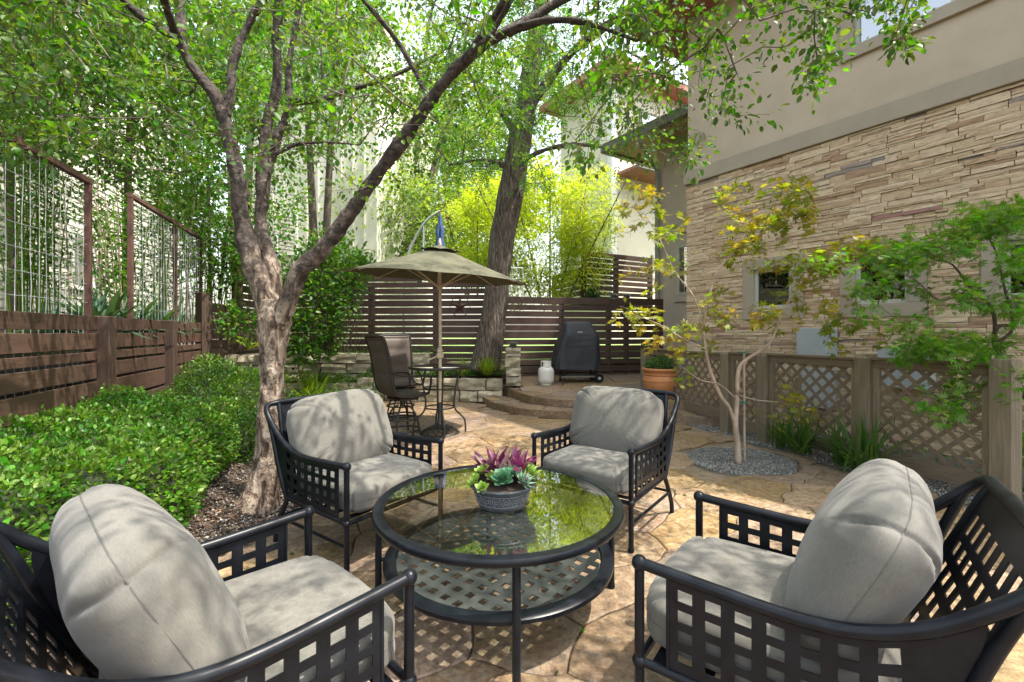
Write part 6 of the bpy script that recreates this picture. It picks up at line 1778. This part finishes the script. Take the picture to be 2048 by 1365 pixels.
# leafy plant by the bar chairs
def broad(label, q, n, l, seed, mat='L_limegrass', w=.9, name='leafy_plant'):
    rng = np.random.RandomState(seed); t = thing(name, label, 'plant', tuple(q)); az = np.arange(n)*2.4; el = np.radians(rng.uniform(20,75,n))
    d = np.stack([np.cos(az)*np.cos(el), np.sin(az)*np.cos(el), np.sin(el)],1); leaves('leaves', np.tile(np.array(q),(n,1)), d, l*(.7+.5*rng.random(n)), M[mat], t, 'oval', .8, w); return t
broad('broad-leaved light green plant on the upper wall, right of the trunk', P(660,700,9.45), 12, .34, 1, 'L_limegrass', .5)
broad('small broad-leaved plant on the wall left of the trunk', P(500,700,8.5), 9, .34, 2, 'L_limegrass', .5)
# shrubs
def shrub(name, label, cat, centers, n, mat, size, seed, shape='simple', base=None, stems=10, core=True, kindm='shrub', wscale=1.0, depth=.75, lump=.16):
    """leaf shell and inner leaves over a union of lumps; centers (x,y,z,rx,ry,rz)"""
    rng = np.random.RandomState(seed); b0 = base or centers[0][:2]+(0,)
    t = thing(name, label, cat, tuple(b0)); cs = np.array(centers); vol = cs[:,3]*cs[:,4]*cs[:,5]; pr_ = (vol**.667)/np.sum(vol**.667)
    k = rng.choice(len(cs), n, p=pr_); v = unit(rng.normal(size=(n,3))); rad = 1-(1-depth)*rng.random(n)**1.0
    bump_ = np.array([noise.noise(Vector(tuple(p)))*lump for p in (v*2.6+cs[k,:3]*1.7)])
    p = cs[k,:3]+v*cs[k,3:6]*(rad+bump_)[:,None]
    keep = np.ones(n, bool)
    for i in range(len(cs)):
        dd = np.sum(((p-cs[i,:3])/cs[i,3:6])**2, 1); keep &= ~((dd < .55) & (k != i))
    keep &= p[:,2] > .02
    p, v = p[keep], v[keep]; d = v+rng.normal(size=v.shape)*.7; d[:,2] += .35
    leaves('foliage', p, d, size*(.6+.7*rng.random(len(p))), M[mat], t, shape, .5, wscale)
    mb = MB()
    for i in range(stems):
        c = cs[rng.choice(len(cs), p=pr_)]; a = Vector((b0[0]+(c[0]-b0[0])*.8+rng.normal()*.1, b0[1]+(c[1]-b0[1])*.8+rng.normal()*.1, b0[2])); e = Vector(c[:3])+Vector(unit(rng.normal(size=(1,3)))[0]*c[3:6])*.98
        mid = (a+e)/2+Vector(rng.normal(size=3)*.08); mb.tube(smooth_path([a,mid,e],4), [.006]*5+[.004]*4, 4, False)
    mb.build('stems', M['twig'], t, world=True, kind='stuff')
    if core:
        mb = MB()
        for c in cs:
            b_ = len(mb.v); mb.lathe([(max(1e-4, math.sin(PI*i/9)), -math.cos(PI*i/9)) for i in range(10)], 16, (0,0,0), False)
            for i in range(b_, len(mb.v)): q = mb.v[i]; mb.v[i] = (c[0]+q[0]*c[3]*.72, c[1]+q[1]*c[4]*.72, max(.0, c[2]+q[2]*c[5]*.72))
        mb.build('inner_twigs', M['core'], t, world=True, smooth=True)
    return t
# boxwood hedge: from the lower left corner to behind the big tree
hc = []
rh = random.Random(8)
for j in range(12):
    y = 1.15+j*.30
    xl, xr = FX(y)+.18, (-2.10 if y < 2.7 else -2.10-(y-2.7)*.40)
    n_ = max(2, int((xr-xl)/.34)); 
    for i in range(n_):
        f = (i+.5)/n_; z_h = .31; hc.append((xl+(xr-xl)*f+rh.uniform(-.05,.05), y+rh.uniform(-.05,.05), z_h+.15*(1-f)+rh.uniform(-.05,.04), .34, .32, .32+.05*(1-f)))
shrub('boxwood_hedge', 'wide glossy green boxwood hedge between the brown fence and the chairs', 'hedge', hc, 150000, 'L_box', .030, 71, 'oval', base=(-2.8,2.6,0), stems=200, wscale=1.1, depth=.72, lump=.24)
rh = random.Random(9); hc = []
for (px, Y, z, r_) in ((400,4.9,.40,.42),(440,5.2,.45,.42),(480,5.2,.42,.40),(455,4.7,.30,.36),(495,4.9,.30,.34),(505,5.6,.42,.36),(420,5.6,.5,.4),(470,4.45,.26,.32),(440,4.2,.26,.34),(400,4.3,.30,.36)):
    x = (px-1024)/F*Y; hc.append((x, Y, z, r_, r_, z+.06))
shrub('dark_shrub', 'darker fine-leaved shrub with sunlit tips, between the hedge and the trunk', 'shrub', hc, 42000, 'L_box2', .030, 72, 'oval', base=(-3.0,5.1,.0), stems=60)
# arching shrub behind the forked trunk
hc = []
for (px, py, Y, r_) in ((620,560,8.0,.55),(655,520,8.2,.55),(690,560,8.4,.45),(610,640,7.9,.55),(650,620,8.1,.55),(600,690,7.8,.42),(640,680,8.1,.40),(585,600,7.9,.45),(720,530,8.6,.30)):
    q = P(px, py, Y); hc.append((q.x, q.y, q.z, r_, r_*.8, r_))
shrub('arching_shrub', 'tall arching green shrub in the upper bed between the trunk and the umbrella', 'shrub', hc, 10500, 'L_mid', .075, 73, 'oval', base=tuple(P(630,705,8.4)), stems=170, core=False, depth=.25, lump=.75)
hc = []
for k, (px, py, Y, r_) in enumerate([(470,640,7.6,.35),(500,560,8.8,.4),(490,500,8.7,.4),(520,660,7.9,.3)]):
    q = P(px, py, Y); hc.append((q.x, q.y, q.z, r_, r_, r_))
shrub('vine', 'loose green vine climbing the tall slat fence left of the trunk', 'vine', hc, 1000, 'L_mid', .07, 74, 'oval', base=tuple(P(490,700,8.6)), stems=24, core=False, depth=.3)
# ground cover trailing on the terraced walls
def cover(label, x0, x1, y0, y1, z, n, seed, mat='L_box2', size=.04, h=.10):
    rng = np.random.RandomState(seed); u = rng.random((n,2)); p = np.stack([x0+(x1-x0)*u[:,0], y0+(y1-y0)*u[:,1], z+h*rng.random(n)*(.4+.6*np.sin(u[:,0]*17)**2)],1); d = rng.normal(size=(n,3)); d[:,2] = abs(d[:,2])*.6
    o = link('ground_cover', leaf_mesh('ground_cover', p, d, size*(.6+.6*rng.random(n)), M[mat], 'simple', .7)); setp(o, None, None, None, 'stuff')
cover('', -5.2,-3.0, 8.75, 9.15, .30, 5200, 1, h=.24)
cover('', -3.0,-1.6, 8.80, 9.20, .36, 3200, 2, h=.24)
cover('', -1.6,-.2, 8.85, 9.6, .46, 2200, 3, 'L_grass', .06, .12)
cover('', -5.2,-1.6, 9.42, 9.9, .88, 1800, 4, h=.14)
cover('', -3.9,-2.4, 6.2, 8.6, .05, 6500, 5, 'L_box2', .04, .35)
cover('', -12, -5, 9, 14, 1.5, 5000, 6, 'L_mid', .10, .25)
cover('', 3.9, 5.2, 1.5, 5.5, 0.0, 900, 7, 'L_grass', .05, .06)
# herbs in the terracotta pot
hc = [(POTX+.14*math.cos(a), POTY+.14*math.sin(a), pz+.52, .13, .13, .12) for a in np.linspace(0, 6.28, 6)[:-1]]+[(POTX, POTY, pz+.57, .14,.14,.12)]
shrub('potted_herb', 'bushy green herb growing in the terracotta pot', 'plant', hc, 2600, 'L_mid', .030, 75, 'oval', base=(POTX, POTY, pz+.45), stems=12, wscale=1.0)
# hanging succulent and wall shrubs on the high slope
q = P(1185,590,12.0); hc = [(q.x, q.y, q.z, .18,.18,.28)]
shrub('small_shrub', 'small grey-green bush at the foot of the high slat screen', 'shrub', hc, 900, 'L_agave', .07, 76, 'simple', base=(q.x,q.y,2.0), stems=6, core=False, depth=.3)

# ---- small staked Japanese maple in its gravel disc
by = 4.62; mbase = (HOLE.x-.09, by, -.03)
mk = lambda pts: [P(*p) for p in pts]
T0 = mk([(1476,928,4.62),(1475,890,4.62),(1471,850,4.62),(1473,815,4.62),(1474,790,4.62)])
A1 = mk([(1471,852,4.62),(1458,815,4.6),(1442,793,4.58),(1420,740,4.55),(1410,690,4.52),(1408,648,4.5),(1425,567,4.5),(1442,533,4.5),(1485,491,4.52),(1540,453,4.55),(1590,395,4.6)])
A2 = mk([(1474,790,4.62),(1478,737,4.6),(1498,716,4.58),(1540,686,4.5),(1566,623,4.45),(1600,572,4.4),(1638,538,4.35),(1697,508,4.3)])
A3 = mk([(1408,650,4.5),(1385,590,4.6),(1350,545,4.7),(1320,480,4.8),(1290,430,4.9)])
A4 = mk([(1474,800,4.62),(1440,770,4.55),(1400,760,4.5),(1365,735,4.45)]); A5 = mk([(1476,790,4.6),(1510,800,4.5),(1560,805,4.4)])
A6 = mk([(1566,625,4.45),(1600,640,4.3),(1650,640,4.2),(1700,600,4.1)]); A7 = mk([(1415,700,4.52),(1370,680,4.4),(1320,650,4.3),(1270,630,4.25)])
zones = [(1285,425,45,60,4.9,1.6),(1340,470,45,45,4.75,1),(1450,385,25,40,4.6,1),(1470,400,55,28,4.55,1.2),(1590,390,45,45,4.6,1.7),(1560,445,60,25,4.55,1.5),(1500,470,60,40,4.5,1.9),(1620,420,50,25,4.6,.7),(1450,520,40,30,4.5,.8),(1540,530,60,30,4.5,1.1),(1640,530,70,28,4.3,2.2),(1720,500,60,22,4.25,2.0),(1600,580,60,30,4.35,.9),(1330,540,70,28,4.6,1.2),
         (1280,632,50,22,4.25,.9),(1340,660,50,25,4.35,.6),(1330,700,60,26,4.3,.7),(1385,760,40,25,4.4,.5),(1400,690,40,40,4.45,.8),(1430,600,30,40,4.5,.7),(1470,620,30,50,4.5,.5),(1530,640,45,30,4.4,.7),(1600,800,60,30,4.3,.35),(1560,830,45,22,4.3,.2),(1620,840,40,20,4.2,.15),(1690,660,60,30,4.1,.8),(1640,620,60,30,4.2,.7),(1750,490,60,25,4.2,.8)]
zw = np.array([z[5] for z in zones]); zw = zw/zw.sum()
def f_map(rng):
    z = zones[rng.choice(len(zones), p=zw)]; return (z[0]+rng.normal()*z[2]*.55, z[1]+rng.normal()*z[3]*.5, z[4]+rng.normal()*.22)
tree('japanese_maple', 'young orange-green Japanese maple with pale trunk, staked in a gravel disc', 'tree', mbase, [T0,A1,A2,A3,A4,A5,A6,A7],
     [[.034,.029,.027,.024,.022],[.020,.02,.019,.018,.016,.014,.012,.010,.008,.006,.003],[.022,.020,.018,.014,.010,.008,.006,.004],[.009,.008,.006,.005,.003],[.008,.006,.005,.003],[.007,.005,.003],[.006,.005,.004,.003],[.008,.006,.005,.003]],
     ['maple_bark']*8, px_targets(400, f_map, rv), 'L_maple', 'maple', .058, 6, .085, r0=.0011, seed=61, amp=.004, fr=(20,8), sides=14, up=1.2, droop=.12, rmax=.006)
t = thing('tree_stake', 'pale wooden stake tied with green tape to the young maple', 'stake', tuple(P(1489,920,4.70)))
mb = MB(); mb.tube([P(1489,922,4.7), P(1488,690,4.7)], .012, 8); mb.build('stick', M['dead'], t, world=True)
for py in (705, 805):
    mb = MB(); c = P(1484, py, 4.66); mb.tube([c+Vector((.035*math.cos(a), .055*math.sin(a), 0)) for a in np.linspace(0,2*PI,15)[:-1]], .006, 5, closed=True); mb.build('tie', M['green_tie'], t, world=True)
# ---- laceleaf maple at the right
bq = Vector((4.55, 3.75, 0))
C0 = [Vector((4.62,3.75,-.02)), Vector((4.52,3.8,.5)), Vector((4.30,3.9,1.0)), P(1990,690,4.0), P(1995,655,3.95), P(2024,652,3.9)]
C1 = mk([(2000,665,3.95),(1985,620,3.95),(1940,575,3.95),(1905,530,3.9),(1868,520,3.9)]); C1[0] = C0[3]
C2 = [C0[3]]+mk([(2026,655,3.9),(2010,580,3.85),(1990,500,3.8),(1965,460,3.8)]); C3 = mk([(1940,580,3.95),(1880,600,3.8),(1830,560,3.75),(1780,540,3.7)])
C4 = [C0[3]]+mk([(1960,760,3.8),(1930,800,3.7)])
z2 = [(1870,505,60,28,3.9,1.5),(1800,520,55,30,3.8,1.4),(1740,560,50,25,3.7,.7),(1850,590,60,20,3.8,.4),(1960,440,60,30,3.8,1.6),(2020,430,50,30,3.8,1.2),(1920,480,50,25,3.8,1.0),(2030,520,50,40,3.7,1.2),(1970,590,50,30,3.8,.9),(2040,610,50,40,3.7,1.0),(1880,690,70,22,3.8,1.5),(1830,710,60,20,3.8,1.0),(1950,700,60,25,3.7,1.1),(1930,760,50,30,3.7,.8),(1900,810,50,25,3.7,.6),(2010,780,30,50,3.6,.8),(2040,880,30,60,3.9,1.2),(1720,610,50,25,3.7,.4),(1800,640,60,20,3.7,.4),(1770,500,50,22,3.8,.9),(1680,530,40,20,3.8,.5)]
zw2 = np.array([z[5] for z in z2]); zw2 /= zw2.sum()
def f_lace(rng):
    z = z2[rng.choice(len(z2), p=zw2)]; return (z[0]+rng.normal()*z[2]*.6, z[1]+rng.normal()*z[3]*.55, z[4]+rng.normal()*.2)
tree('laceleaf_maple', 'bright green laceleaf maple reaching in from the right over the lattice fence', 'tree', tuple(bq), [C0,C1,C2,C3,C4],
     [[.035,.032,.026,.020,.016,.012],[.016,.013,.010,.008,.005],[.016,.012,.010,.007,.004],[.008,.006,.005,.003],[.008,.005,.003]], ['twig']*5, px_targets(360, f_lace, rv), 'L_lace', 'lace', .060, 12, .09, r0=.0010, seed=63, amp=.003, fr=(20,8), sides=12, up=1.0, droop=.10, rmax=.006)

# ---- litter
rng = np.random.RandomState(99)
n = 150; y = 1.2+rng.random(n)**1.5*6; x = np.array([rng.uniform(lerp_tab(XL, v), lerp_tab(XR, v)) for v in y])
o = link('fallen_leaves', leaf_mesh('fallen_leaves', np.stack([x, y, np.full(n, .006)],1), np.stack([rng.normal(size=n), rng.normal(size=n), np.zeros(n)],1), .030*(.5+.7*rng.random(n)), M['L_main'], 'oval', 2.5)); o['kind'] = 'stuff'
print('objects', len(bpy.data.objects), 'tris ~', sum(sum(len(p.vertices)-2 for p in m.polygons) if len(m.polygons) < 3000 else len(m.polygons)*2 for m in bpy.data.meshes))
